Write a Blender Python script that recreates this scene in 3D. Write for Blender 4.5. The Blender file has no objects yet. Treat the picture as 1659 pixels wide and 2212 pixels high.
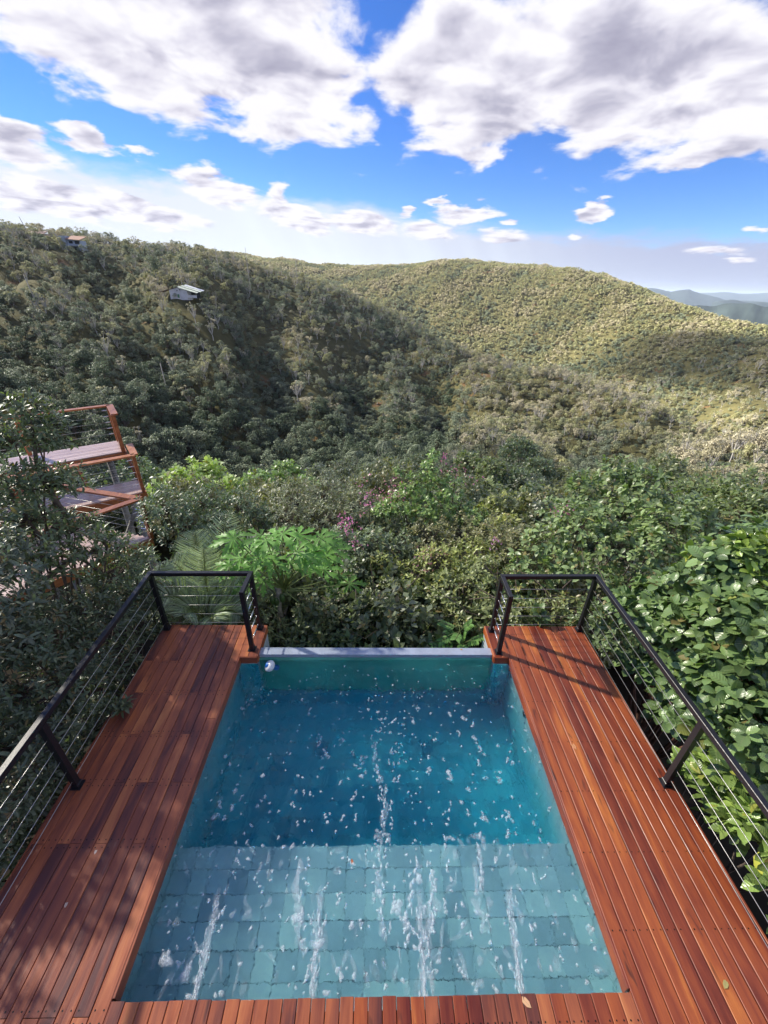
import bpy, bmesh, math, random
import numpy as np
from mathutils import Vector, Matrix
from mathutils.bvhtree import BVHTree

# ------------------------------------------------------------------ camera
SC = bpy.context.scene
COL = SC.collection
CAM_H = 4.5
PITCH, YAW, ROLL = [math.radians(a) for a in (28.753, 1.696, 1.454)]
FPX = 1615.17 * 1659 / 3024
FW = np.array([math.sin(YAW)*math.cos(PITCH), math.cos(YAW)*math.cos(PITCH), -math.sin(PITCH)])
_rt = np.array([math.cos(YAW), -math.sin(YAW), 0.0]); _up = np.cross(_rt, FW)
RT = math.cos(ROLL)*_rt + math.sin(ROLL)*_up
UP = -math.sin(ROLL)*_rt + math.cos(ROLL)*_up
cam_data = bpy.data.cameras.new('camera')
cam_data.sensor_fit = 'HORIZONTAL'; cam_data.sensor_width = 36.0
cam_data.lens = 36.0*1615.17/3024
cam_data.clip_start = 0.05; cam_data.clip_end = 60000
cam = bpy.data.objects.new('camera', cam_data); COL.objects.link(cam)
cam.matrix_world = Matrix(((RT[0], UP[0], -FW[0], 0), (RT[1], UP[1], -FW[1], 0), (RT[2], UP[2], -FW[2], CAM_H), (0, 0, 0, 1)))
SC.camera = cam

# ------------------------------------------------------------------ light, sky, exposure
SUN_AZ, SUN_EL = math.radians(-62), math.radians(34)     # azimuth from +Y towards +X
SUN_DIR = np.array([math.sin(SUN_AZ)*math.cos(SUN_EL), math.cos(SUN_AZ)*math.cos(SUN_EL), math.sin(SUN_EL)])
SKY_STRENGTH, SUN_STRENGTH, EXPOSURE = 0.05, 5.0, 2.0
CLOUD_WHITE = 0.305
sl = bpy.data.lights.new('sun', 'SUN'); sl.energy = SUN_STRENGTH; sl.angle = math.radians(1.5); sl.color = (1.0, 0.93, 0.80)
so = bpy.data.objects.new('sun', sl); COL.objects.link(so)
so.rotation_euler = Vector(-SUN_DIR).to_track_quat('-Z', 'Y').to_euler()
SC.view_settings.view_transform = 'Standard'; SC.view_settings.look = 'None'
SC.view_settings.exposure = EXPOSURE; SC.view_settings.gamma = 1.0
SC.view_settings.use_curve_mapping = False
SC.render.engine = 'CYCLES'
cy = SC.cycles
cy.max_bounces = 10; cy.diffuse_bounces = 4; cy.glossy_bounces = 4; cy.transmission_bounces = 8
cy.transparent_max_bounces = 12; cy.volume_bounces = 0
cy.caustics_refractive = True; cy.caustics_reflective = False
cy.sample_clamp_indirect = 6.0
cy.use_denoising = True


class NT:
    """small helper for building node trees"""
    def __init__(self, tree):
        self.t = tree; self.n = tree.nodes; self.l = tree.links
    def node(self, typ, **kw):
        nd = self.n.new(typ)
        for k, v in kw.items(): setattr(nd, k, v)
        return nd
    def put(self, sock, v):
        if v is None: return
        if isinstance(v, bpy.types.NodeSocket): self.l.new(v, sock)
        else:
            if hasattr(sock.default_value, '__len__') and hasattr(v, '__len__') and len(sock.default_value) == 4 and len(v) == 3: v = (*v, 1)
            sock.default_value = v
    def m(self, op, a, b=None, c=None, clamp=False):
        nd = self.node('ShaderNodeMath', operation=op); nd.use_clamp = clamp
        for i, v in enumerate((a, b, c)):
            if v is not None: self.put(nd.inputs[i], v)
        return nd.outputs[0]
    def vm(self, op, a, b=None, s=None):
        nd = self.node('ShaderNodeVectorMath', operation=op)
        self.put(nd.inputs[0], a)
        if b is not None: self.put(nd.inputs[1], b)
        if s is not None: self.put(nd.inputs['Scale'], s)
        return nd.outputs['Value'] if op in ('LENGTH', 'DOT_PRODUCT') else nd.outputs[0]
    def noise(self, vec, scale, detail=4, rough=0.5, dist=0.0, color=False, dim='3D'):
        nd = self.node('ShaderNodeTexNoise', noise_dimensions=dim)
        if vec is not None: self.put(nd.inputs['Vector'], vec)
        self.put(nd.inputs['Scale'], scale); self.put(nd.inputs['Detail'], detail)
        self.put(nd.inputs['Roughness'], rough); self.put(nd.inputs['Distortion'], dist)
        return nd.outputs['Color'] if color else nd.outputs[0]
    def mix(self, f, a, b, blend='MIX'):
        nd = self.node('ShaderNodeMix', data_type='RGBA', blend_type=blend)
        self.put(nd.inputs[0], f); self.put(nd.inputs[6], a); self.put(nd.inputs[7], b)
        return nd.outputs[2]
    def ramp(self, f, stops, interp='LINEAR'):
        nd = self.node('ShaderNodeValToRGB'); cr = nd.color_ramp; cr.interpolation = interp
        while len(cr.elements) < len(stops): cr.elements.new(0.5)
        for e, (p, c) in zip(cr.elements, stops):
            e.position = p; e.color = (*c, 1) if len(c) == 3 else c
        self.put(nd.inputs[0], f); return nd.outputs[0]
    def step(self, f, lo, hi, a=0.0, b=1.0):
        nd = self.node('ShaderNodeMapRange', interpolation_type='SMOOTHSTEP')
        self.put(nd.inputs[0], f); self.put(nd.inputs[1], lo); self.put(nd.inputs[2], hi)
        self.put(nd.inputs[3], a); self.put(nd.inputs[4], b)
        return nd.outputs[0]
    def comb(self, x, y, z):
        nd = self.node('ShaderNodeCombineXYZ')
        for i, v in enumerate((x, y, z)): self.put(nd.inputs[i], v)
        return nd.outputs[0]
    def sep(self, v):
        nd = self.node('ShaderNodeSeparateXYZ'); self.put(nd.inputs[0], v); return nd.outputs


def ray(px, py):
    """direction of the sight line through a point of the photo (1659 x 2212 grid)"""
    d = FW + RT*(px-829.5)/FPX - UP*(py-1106)/FPX
    return d/np.linalg.norm(d)
def azel(px, py):
    d = ray(px, py); return math.degrees(math.atan2(d[0], d[1])), math.degrees(math.asin(d[2]))
def at(px, py, r):
    """world point at horizontal distance r along that sight line"""
    d = ray(px, py); return np.array([0, 0, CAM_H]) + d/math.hypot(d[0], d[1])*r
def on_z(px, py, z):
    d = ray(px, py); return np.array([0, 0, CAM_H]) + d*((z-CAM_H)/d[2])
def to_px(P):
    d = np.asarray(P, float) - np.array([0, 0, CAM_H]); z = d @ FW
    return 829.5+FPX*(d @ RT)/z, 1106-FPX*(d @ UP)/z, z

# ---- world: physical sky with broken cumulus worked out from the view direction
world = bpy.data.worlds.new('World'); SC.world = world; world.use_nodes = True
w = NT(world.node_tree); w.n.clear()
sky = w.node('ShaderNodeTexSky', sky_type='NISHITA')
sky.sun_disc = False; sky.sun_elevation = SUN_EL; sky.sun_rotation = SUN_AZ
sky.altitude = 2000; sky.air_density = 1.0; sky.dust_density = 0.05; sky.ozone_density = 5.0
hsv = w.node('ShaderNodeHueSaturation'); hsv.inputs['Saturation'].default_value = 1.20; hsv.inputs['Hue'].default_value = .514; hsv.inputs['Value'].default_value = 0.96; w.l.new(sky.outputs[0], hsv.inputs['Color'])
gen = w.node('ShaderNodeTexCoord').outputs['Generated']
gx, gy, gz = w.sep(gen)
az = w.m('MULTIPLY', w.m('ARCTAN2', gx, gy), 57.2958)
el = w.m('MULTIPLY', w.m('ARCSINE', gz), 57.2958)
den = w.m('ADD', w.m('MAXIMUM', gz, 0.0), 0.16)
plane = w.comb(w.m('DIVIDE', gx, den), w.m('DIVIDE', gy, den), w.m('MULTIPLY', el, 0.02))
warp = w.noise(plane, 3.2, 5, 0.6, color=True)
wx, wy, _wz = w.sep(warp)
wamp = w.step(el, 3.0, 14.0, 1.8, 5.0)
azw = w.m('ADD', az, w.m('MULTIPLY', w.m('SUBTRACT', wx, 0.5), w.m('MULTIPLY', wamp, 1.3)))
elw = w.m('ADD', el, w.m('MULTIPLY', w.m('SUBTRACT', wy, 0.5), wamp))
# cloud bodies: centre and half axes in degrees, tilt of the long axis
def cpx(px, py): return azel(px, py)
CLOUDS = [  # (px, py, half width deg, half height deg, tilt deg, gain)
    (230, 40, 17, 6.0, -14, 1.0), (420, 130, 13, 5.0, -16, 1.0), (620, 170, 12, 5.0, -10, 1.0), (80, 20, 9, 4.0, -20, 1.0), (560, 20, 12, 8, 0, .9),
    (960, 150, 9.5, 7.0, 10, 1.0), (1150, 190, 13, 6.0, 0, 1.0), (1400, 180, 13, 6.5, 4, 1.0), (1620, 180, 12, 6.0, 6, 1.0), (1300, 60, 16, 7.0, 0, .9), (1530, 320, 5.0, 1.6, 12, .9), (1060, 318, 2.4, 1.6, 35, .6),
    (5, 308, 5.0, 1.9, -6, 1.0), (192, 303, 3.0, 1.15, -12, .9), (288, 318, 1.2, .6, -20, .5),
    (110, 432, 9, 1.7, -5, 1.0), (300, 460, 8.0, 1.4, -6, 1.0), (475, 412, 4.8, 1.7, -6, 1.0), (600, 428, 1.8, 1.5, 0, .8), (640, 465, 5.0, 1.6, -10, 1.0), (780, 482, 5.0, 1.5, -6, .9),
    (1015, 464, 4.4, 0.95, 6, .9), (945, 444, 1.6, .55, 0, .7), (882, 461, 1.1, .6, 0, .7), (1100, 479, 1.7, .5, 0, .8), (1290, 458, 2.0, .85, 12, .9),
    (930, 500, 4.0, 1.0, -4, .8), (1080, 512, 3.5, .8, 0, .7), (1545, 540, 2.8, .5, -3, .7), (1600, 560, 1.6, .35, 0, .6), (1640, 496, 1.5, .35, 4, .6), (1235, 508, .8, .4, 0, .5)]
mask = None
for px, py, sa, sb, tilt, gain in CLOUDS:
    a0, e0 = azel(px, py); c, s = math.cos(math.radians(tilt)), math.sin(math.radians(tilt))
    da = w.m('SUBTRACT', azw, a0); de = w.m('SUBTRACT', elw, e0)
    u = w.m('MULTIPLY_ADD', da, c/sa, w.m('MULTIPLY', de, s/sa))
    v = w.m('MULTIPLY_ADD', da, -s/sb, w.m('MULTIPLY', de, c/sb))
    r2 = w.m('MULTIPLY_ADD', u, u, w.m('MULTIPLY', v, v))
    mi = w.m('MULTIPLY', w.m('SUBTRACT', 1.0, w.m('SQRT', r2)), gain)
    mask = mi if mask is None else w.m('MAXIMUM', mask, mi)
# the same broken cloud goes on overhead and all round outside the picture
rest = w.m('MULTIPLY_ADD', w.noise(plane, 0.9, 3, 0.5), 3.4, -1.55)
outside = w.m('MAXIMUM', w.step(w.m('ABSOLUTE', az), 42, 55), w.step(el, 23, 30))
mask = w.m('MAXIMUM', w.m('MAXIMUM', mask, -1.2), w.m('SUBTRACT', w.m('MULTIPLY', w.m('ADD', rest, 1.4), outside), 1.4))
fine = w.m('SUBTRACT', w.noise(plane, 3.4, 10, 0.56, 0.25), 0.5)
soft = w.m('SUBTRACT', w.noise(plane, 3.4, 4.0, 0.5, 0.25), 0.5)
lift = w.vm('ADD', plane, (-0.035, -0.06, 0.006))
soft2 = w.m('SUBTRACT', w.noise(lift, 3.4, 4.0, 0.5, 0.25), 0.5)
big = w.m('SUBTRACT', w.noise(plane, 1.7, 3, 0.5), 0.5)
small_k = w.step(el, 4.0, 14.0, 1.0, 1.75)
dens = w.m('MULTIPLY_ADD', fine, small_k, w.m('MULTIPLY_ADD', mask, 1.0, w.m('MULTIPLY', big, 0.4)))
cover = w.step(dens, 0.06, 0.38)
thick = w.m('MULTIPLY', w.step(dens, 0.22, 0.85), w.step(el, 8.0, 16.0, 0.5, 1.0))
relief = w.m('MULTIPLY', w.m('SUBTRACT', soft, soft2), 3.4)
shade_k = w.m('MULTIPLY_ADD', big, 1.15, w.m('MULTIPLY_ADD', soft, 2.4, 0.24))
light = w.m('ADD', w.m('SUBTRACT', 1.0, w.m('MULTIPLY', thick, w.m('MAXIMUM', shade_k, 0.0))), relief, clamp=True)
light = w.m('ADD', light, w.m('MULTIPLY', w.m('SUBTRACT', fine, soft), 0.35), clamp=True)
cl_col = w.ramp(light, [(0.0, (0.33, 0.32, 0.42)), (0.40, (0.44, 0.43, 0.53)), (0.72, (0.66, 0.645, 0.73)), (1.0, (0.83, 0.82, 0.86))])
# far bank of bright haze low over the hills: whiter to the left, lavender to the right
bank_top = w.m('ADD', w.m('MULTIPLY_ADD', w.m('SUBTRACT', wy, 0.5), 3.2, w.m('MULTIPLY', fine, 2.2)), w.step(az, -36, 40, 9.6, 4.8))
bank = w.m('MULTIPLY', w.m('SUBTRACT', 1.0, w.step(w.m('SUBTRACT', el, bank_top), -1.5, 0.9)), w.step(el, -3, -1))
streak = w.noise(w.comb(w.m('MULTIPLY_ADD', el, 0.55, az), w.m('MULTIPLY', el, 0.05), 0.0), 0.22, 2, 0.5)
bk_col = w.mix(w.step(az, -14, 38), (0.72, 0.735, 0.78), (0.43, 0.45, 0.61))
bk_col = w.mix(w.m('MULTIPLY', w.step(streak, 0.3, 0.75), w.step(w.m('ABSOLUTE', az), 26, 12, 0.0, 0.30)), bk_col, (0.86, 0.92, 0.95))
bg_sky = w.node('ShaderNodeBackground'); bg_sky.inputs[1].default_value = SKY_STRENGTH
w.l.new(hsv.outputs[0], bg_sky.inputs[0])
bg_bank = w.node('ShaderNodeBackground'); w.put(bg_bank.inputs[0], bk_col); bg_bank.inputs[1].default_value = CLOUD_WHITE
bg_cl = w.node('ShaderNodeBackground'); w.put(bg_cl.inputs[0], cl_col); bg_cl.inputs[1].default_value = CLOUD_WHITE
mx1 = w.node('ShaderNodeMixShader'); w.put(mx1.inputs[0], w.m('MULTIPLY', bank, 0.92)); w.l.new(bg_sky.outputs[0], mx1.inputs[1]); w.l.new(bg_bank.outputs[0], mx1.inputs[2])
mx2 = w.node('ShaderNodeMixShader'); w.put(mx2.inputs[0], cover); w.l.new(mx1.outputs[0], mx2.inputs[1]); w.l.new(bg_cl.outputs[0], mx2.inputs[2])
wo = w.node('ShaderNodeOutputWorld'); w.l.new(mx2.outputs[0], wo.inputs[0])

# ------------------------------------------------------------------ object helpers
R = random.Random(7)
NR = np.random.default_rng(11)

def link(name, data=None, parent=None, loc=(0, 0, 0), mat=None, color=None):
    o = bpy.data.objects.new(name, data); COL.objects.link(o); o.location = loc
    if parent is not None: o.parent = parent
    if mat is not None and data is not None and not len(data.materials):
        for m_ in (mat if isinstance(mat, (list, tuple)) else [mat]): data.materials.append(m_)
    if color is not None: o.color = (*color, 1)
    return o
def thing(o, label, cat, group=None):
    o['label'] = label; o['category'] = cat
    if group: o['group'] = group
    return o
def structure(o): o['kind'] = 'structure'; return o
def stuff(o): o['kind'] = 'stuff'; return o

def np_mesh(name, V, T, attrs=None, smooth=True, mat_idx=None):
    """triangle mesh from numpy arrays; attrs: {name: (N,3) per-vertex vectors}"""
    me = bpy.data.meshes.new(name); V = np.asarray(V, np.float32); T = np.asarray(T, np.int32)
    me.vertices.add(len(V)); me.vertices.foreach_set('co', V.ravel())
    me.loops.add(T.size); me.loops.foreach_set('vertex_index', T.ravel())
    me.polygons.add(len(T)); me.polygons.foreach_set('loop_start', np.arange(0, T.size, 3, dtype=np.int32))
    me.polygons.foreach_set('loop_total', np.full(len(T), 3, np.int32))
    if smooth: me.polygons.foreach_set('use_smooth', np.ones(len(T), bool))
    if mat_idx is not None: me.polygons.foreach_set('material_index', np.asarray(mat_idx, np.int32))
    if attrs:
        for k, a in attrs.items():
            at_ = me.attributes.new(k, 'FLOAT_VECTOR', 'POINT'); at_.data.foreach_set('vector', np.asarray(a, np.float32).ravel())
    me.update(calc_edges=True); me.validate()
    return me

class MB:
    """collects boxes, bars, tubes and polygons into one mesh"""
    def __init__(self): self.v = []; self.f = []
    def add(self, vs, fs):
        b = len(self.v); self.v += [tuple(p) for p in vs]; self.f += [tuple(i+b for i in f) for f in fs]; return self
    def bar(self, p, q, w_, h_, up=(0, 0, 1), ch=0.0):
        """prism of section w x h from p to q, optional chamfer on the long edges"""
        p, q = Vector(p), Vector(q); d = (q-p).normalized(); u = Vector(up)
        if abs(d.dot(u)) > .98: u = Vector((0, 1, 0))
        x = d.cross(u).normalized(); z = x.cross(d)
        a, b = w_/2, h_/2
        prof = [(-a, -b), (a, -b), (a, b), (-a, b)] if not ch else [(-a, -b), (a, -b), (a, b-ch), (a-ch, b), (-a+ch, b), (-a, b-ch)]
        n = len(prof); vs = [e + x*i + z*j for e in (p, q) for i, j in prof]
        fs = [(n+k, n+(k+1) % n, (k+1) % n, k) for k in range(n)] + [tuple(range(n)), tuple(range(2*n-1, n-1, -1))]
        return self.add(vs, fs)
    def box(self, c, s, ch=0.0):
        c = Vector(c); return self.bar(c-Vector((0, s[1]/2, 0)), c+Vector((0, s[1]/2, 0)), s[0], s[2], ch=ch)
    def tube(self, pts, rad, n=6, cap=True):
        pts = [Vector(p) for p in pts]
        rad = rad if hasattr(rad, '__len__') else [rad]*len(pts)
        vs = []; x = None
        for i, p in enumerate(pts):
            d = (pts[min(i+1, len(pts)-1)]-pts[max(i-1, 0)]).normalized()
            if x is None:
                u = Vector((0, 0, 1)) if abs(d.z) < .9 else Vector((1, 0, 0)); x = d.cross(u).normalized()
            else: x = (x - d*x.dot(d)).normalized()
            y = d.cross(x)
            vs += [p + (x*math.cos(2*math.pi*k/n)+y*math.sin(2*math.pi*k/n))*rad[i] for k in range(n)]
        fs = [(i*n+k, i*n+(k+1) % n, (i+1)*n+(k+1) % n, (i+1)*n+k) for i in range(len(pts)-1) for k in range(n)]
        if cap: fs += [tuple(range(n-1, -1, -1)), tuple(range((len(pts)-1)*n, len(pts)*n))]
        return self.add(vs, fs)
    def mesh(self, name, smooth=False):
        me = bpy.data.meshes.new(name); me.from_pydata(self.v, [], self.f); me.update()
        if smooth:
            me.polygons.foreach_set('use_smooth', np.ones(len(me.polygons), bool))
        return me
    def tris(self):
        T = []
        for f in self.f:
            for i in range(1, len(f)-1): T.append((f[0], f[i], f[i+1]))
        return np.array(self.v, float).reshape(-1, 3), np.array(T, int).reshape(-1, 3)
    def obj(self, name, mat=None, parent=None, smooth=False, loc=(0, 0, 0)):
        return link(name, self.mesh(name, smooth), parent, loc, mat)

# ------------------------------------------------------------------ materials
def material(name):
    m_ = bpy.data.materials.new(name); m_.use_nodes = True
    t = NT(m_.node_tree); b = t.n['Principled BSDF']; return m_, t, b
def simple(name, col, rough=0.6, metal=0.0, var=0.15, scale=8.0, bump=0.0, spec=0.5):
    m_, t, b = material(name)
    oc = t.node('ShaderNodeTexCoord').outputs['Object']
    n_ = t.noise(oc, scale, 5, 0.6)
    dark = tuple(c*(1-var) for c in col); lite = tuple(min(1, c*(1+var)) for c in col)
    t.put(b.inputs['Base Color'], t.mix(t.step(n_, .3, .7), dark, lite))
    t.put(b.inputs['Roughness'], t.step(n_, .2, .8, max(.05, rough-.08), min(1, rough+.08)))
    b.inputs['Metallic'].default_value = metal; b.inputs['Specular IOR Level'].default_value = spec
    if bump:
        bp = t.node('ShaderNodeBump'); bp.inputs['Strength'].default_value = bump; bp.inputs['Distance'].default_value = .01
        t.put(bp.inputs['Height'], t.noise(oc, scale*4, 6, .7)); t.l.new(bp.outputs[0], b.inputs['Normal'])
    return m_

def wood_material(name, stops, rough=(0.28, 0.5), weather=0.25):
    """oiled hardwood boards: each board its own tone, grain and dark figure along its length (local Y)"""
    m_, t, b = material(name)
    oc = t.node('ShaderNodeTexCoord').outputs['Object']; oi = t.node('ShaderNodeObjectInfo')
    rnd = oi.outputs['Random']
    shift = t.comb(t.m('MULTIPLY', rnd, 37.0), t.m('MULTIPLY', rnd, 91.0), t.m('MULTIPLY', rnd, 53.0))
    g = t.vm('ADD', t.vm('MULTIPLY', oc, (22.0, 1.5, 22.0)), shift)
    figure = t.noise(t.vm('ADD', t.vm('MULTIPLY', oc, (9.0, 1.2, 9.0)), shift), 1.0, 4, 0.55, 0.6)
    grain = t.noise(t.vm('MULTIPLY', g, (4.0, 2.0, 4.0)), 1.0, 5, 0.65)
    f = t.m('ADD', t.m('MULTIPLY_ADD', rnd, 0.50, 0.12), t.m('MULTIPLY', t.m('SUBTRACT', figure, .5), 1.45))
    f = t.m('ADD', f, t.m('MULTIPLY', t.m('SUBTRACT', grain, .5), 0.35), clamp=True)
    col = t.ramp(f, stops)
    ink = t.step(t.noise(t.vm('ADD', t.vm('MULTIPLY', oc, (16, 3.0, 16)), shift), 1.0, 3, .5, .5), .64, .78)
    col = t.mix(t.m('MULTIPLY', ink, .75), col, (0.030, 0.014, 0.014))
    grey = t.step(t.noise(t.vm('ADD', t.vm('MULTIPLY', oc, (10, 1.8, 10)), t.vm('SCALE', shift, s=1.7)), 1.0, 5, .7), .63, .78)
    col = t.mix(t.m('MULTIPLY', grey, weather), col, (0.24, 0.17, 0.12))
    t.put(b.inputs['Base Color'], col)
    t.put(b.inputs['Roughness'], t.step(grain, .25, .75, rough[0], rough[1]))
    b.inputs['Specular IOR Level'].default_value = 0.45
    bp = t.node('ShaderNodeBump'); bp.inputs['Strength'].default_value = .25; bp.inputs['Distance'].default_value = .003
    t.put(bp.inputs['Height'], grain); t.l.new(bp.outputs[0], b.inputs['Normal'])
    return m_
WOOD_LEFT = wood_material('oiled_hardwood', [(0.0, (0.105, 0.034, 0.028)), (0.28, (0.25, 0.070, 0.036)), (0.55, (0.41, 0.120, 0.048)), (0.8, (0.54, 0.190, 0.068)), (1.0, (0.62, 0.29, 0.11))], weather=.8)
WOOD_RIGHT = wood_material('orange_red_hardwood', [(0.0, (0.130, 0.023, 0.014)), (0.3, (0.240, 0.050, 0.022)), (0.6, (0.384, 0.094, 0.029)), (0.85, (0.552, 0.174, 0.041)), (1.0, (0.660, 0.252, 0.060))], weather=.2)  # redder, more saturated palette for the right-hand boards
WOOD_POST = wood_material('orange_timber', [(0.0, (0.26, 0.085, 0.035)), (0.5, (0.46, 0.17, 0.065)), (1.0, (0.60, 0.29, 0.12))], weather=.1)
WOOD_PALE = wood_material('weathered_sheen_decking', [(0.0, (0.52, 0.36, 0.30)), (0.5, (0.68, 0.51, 0.43)), (1.0, (0.76, 0.61, 0.53))], rough=(.16, .36), weather=.4)  # weathered boards, with the sky's reflection lightened into their colour
BLACK = simple('black_powder_coat', (0.012, 0.0125, 0.017), .38, 0, .2, 40, .05)
STEEL = simple('stainless_steel', (0.62, 0.62, 0.63), .25, 1.0, .08)
CABLE = simple('steel_cable', (0.50, 0.50, 0.48), .4, .8, .1)
SCREW = simple('dark_screw', (0.02, 0.015, 0.013), .5, .5)
UNDER = simple('dark_joist', (0.02, 0.012, 0.01), .8)
CONCRETE = simple('concrete', (0.33, 0.33, 0.31), .85, 0, .25, 5, .3)
LEDGE = simple('pale_acrylic', (0.36, 0.41, 0.50), .14, 0, .1, 6)
WHITE_PLASTIC = simple('white_plastic', (0.78, 0.80, 0.82), .3, 0, .04)
BLUE_PLASTIC = simple('blue_plastic', (0.02, 0.16, 0.55), .3, 0, .1)
DARK_FIT = simple('dark_fitting', (0.02, 0.03, 0.045), .3, 0, .2)
CAST = simple('grate_blue', (0.26, 0.36, 0.44), .4, 0, .3, 30)

def stone_material():
    m_, t, b = material('green_pool_stone')
    oc = t.node('ShaderNodeTexCoord').outputs['Object']; rnd = t.node('ShaderNodeObjectInfo').outputs['Random']
    geo = t.node('ShaderNodeNewGeometry').outputs['Position']
    n1 = t.noise(geo, 14, 7, .65, .4); n2 = t.noise(geo, 3.0, 3, .5)
    f = t.m('ADD', t.m('MULTIPLY', rnd, .6), t.m('MULTIPLY_ADD', n1, .55, t.m('MULTIPLY', n2, .25)))
    col = t.ramp(f, [(.2, (0.29, 0.32, 0.35)), (.5, (0.42, 0.45, 0.50)), (.8, (0.51, 0.54, 0.58)), (1.0, (0.60, 0.62, 0.62))])
    vein = t.step(t.noise(t.vm('MULTIPLY', geo, (30, 6, 12)), 1.0, 5, .7, 1.0), .62, .72)
    col = t.mix(t.m('MULTIPLY', vein, .45), col, (0.36, 0.38, 0.30))
    t.put(b.inputs['Base Color'], col); b.inputs['Roughness'].default_value = .7
    bp = t.node('ShaderNodeBump'); bp.inputs['Strength'].default_value = .5; bp.inputs['Distance'].default_value = .006
    t.put(bp.inputs['Height'], n1); t.l.new(bp.outputs[0], b.inputs['Normal'])
    return m_
STONE = stone_material()
GROUT = simple('grey_grout', (0.23, 0.265, 0.28), .9)

def water_material():
    m_, t, b = material('pool_water'); t.n.remove(b)
    out = t.n['Material Output']
    geo = t.node('ShaderNodeNewGeometry').outputs['Position']
    g = t.node('ShaderNodeBsdfGlass'); g.inputs['IOR'].default_value = 1.333; g.inputs['Roughness'].default_value = 0.0
    h1 = t.noise(t.vm('MULTIPLY', geo, (1.5, .8, 1)), 3.4, 4, .55, .7)
    h2 = t.noise(t.vm('MULTIPLY', geo, (1.0, .65, 1)), 15.0, 3, .55, .5)
    y = t.sep(geo)[1]
    rough_near = t.step(y, 0.9, 2.6, 1.25, .45)
    h = t.m('MULTIPLY_ADD', h1, .035, t.m('MULTIPLY', h2, t.m('MULTIPLY', rough_near, .0105)))
    bp = t.node('ShaderNodeBump'); bp.inputs['Strength'].default_value = .8; bp.inputs['Distance'].default_value = 1.0
    t.put(bp.inputs['Height'], h); t.l.new(bp.outputs[0], g.inputs['Normal'])
    ab = t.node('ShaderNodeVolumeAbsorption'); ab.inputs['Color'].default_value = (0.10, 0.915, 0.99, 1); ab.inputs['Density'].default_value = 1.15
    t.l.new(g.outputs[0], out.inputs['Surface']); t.l.new(ab.outputs[0], out.inputs['Volume'])
    return m_
WATER = water_material()

def foam_material():
    m_, t, b = material('white_foam')
    geo = t.node('ShaderNodeNewGeometry').outputs['Position']
    n_ = t.noise(geo, 120, 3, .6)
    t.put(b.inputs['Base Color'], t.mix(n_, (.60, .68, .74), (.80, .86, .90))); b.inputs['Roughness'].default_value = .55
    core = t.node('ShaderNodeAttribute', attribute_name='core').outputs['Fac']
    t.put(b.inputs['Alpha'], t.m('MULTIPLY', t.step(n_, .32, .66, .14, .74), core))
    bp = t.node('ShaderNodeBump'); bp.inputs['Strength'].default_value = .8; bp.inputs['Distance'].default_value = .004
    t.put(bp.inputs['Height'], n_); t.l.new(bp.outputs[0], b.inputs['Normal'])
    return m_
FOAM = foam_material()

def leaf_material(name, rough=.42, trans=.22, rib=0.35, spec=.5, vein=0.0, dry=.05):
    """leaf colour = the object's own colour, varied leaf by leaf (attribute leaf: across, along, tint)"""
    m_, t, b = material(name)
    a_ = t.node('ShaderNodeAttribute', attribute_name='leaf'); ax, al, tint = t.sep(a_.outputs['Vector'])
    oc = t.node('ShaderNodeObjectInfo').outputs['Color']
    k = t.m('MULTIPLY_ADD', tint, 1.95, .98)
    col = t.mix(1.0, oc, t.comb(k, k, k), 'MULTIPLY')
    warm = t.step(tint, .70, .98); col = t.mix(t.m('MULTIPLY', warm, .55), col, t.mix(1.0, oc, (1.9, 1.55, .75), 'MULTIPLY'))
    brown = t.step(tint, 1.0-dry, 1.0-dry*.9) if dry else 0.0
    if dry: col = t.mix(t.m('MULTIPLY', brown, .8), col, (.24, .17, .07))
    if rib:
        col = t.mix(t.m('MULTIPLY', t.step(ax, .16, .05), rib), col, t.mix(.5, oc, (.35, .42, .18)))
    if vein:
        wv = t.m('SINE', t.m('MULTIPLY', t.m('SUBTRACT', al, t.m('MULTIPLY', ax, .16)), 52.0))
        col = t.mix(t.m('MULTIPLY', t.step(wv, .3, .95), vein), col, t.mix(1.0, oc, (1.9, 1.9, 1.7), 'MULTIPLY'))
        bp = t.node('ShaderNodeBump'); bp.inputs['Strength'].default_value = .22; bp.inputs['Distance'].default_value = .006
        t.put(bp.inputs['Height'], wv); t.l.new(bp.outputs[0], b.inputs['Normal'])
    t.put(b.inputs['Base Color'], col); b.inputs['Roughness'].default_value = rough; b.inputs['Specular IOR Level'].default_value = spec
    tr = t.node('ShaderNodeBsdfTranslucent'); t.put(tr.inputs[0], t.mix(1.0, col, (1.3, 1.5, .6), 'MULTIPLY'))
    mx = t.node('ShaderNodeMixShader'); mx.inputs[0].default_value = trans
    t.l.new(b.outputs[0], mx.inputs[1]); t.l.new(tr.outputs[0], mx.inputs[2]); t.l.new(mx.outputs[0], t.n['Material Output'].inputs['Surface'])
    return m_
LEAF = leaf_material('shrub_leaf', .36, .24, .35, .6)
LEAF_BIG = leaf_material('glossy_broad_leaf', .28, .18, .55, .65, vein=.05, dry=.03)
LEAF_SOFT = leaf_material('soft_bright_leaf', .45, .28, .55, .4, dry=0.0)
FLOWER = leaf_material('flower_petal', .6, .3, 0, .2, dry=0.0)

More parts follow.
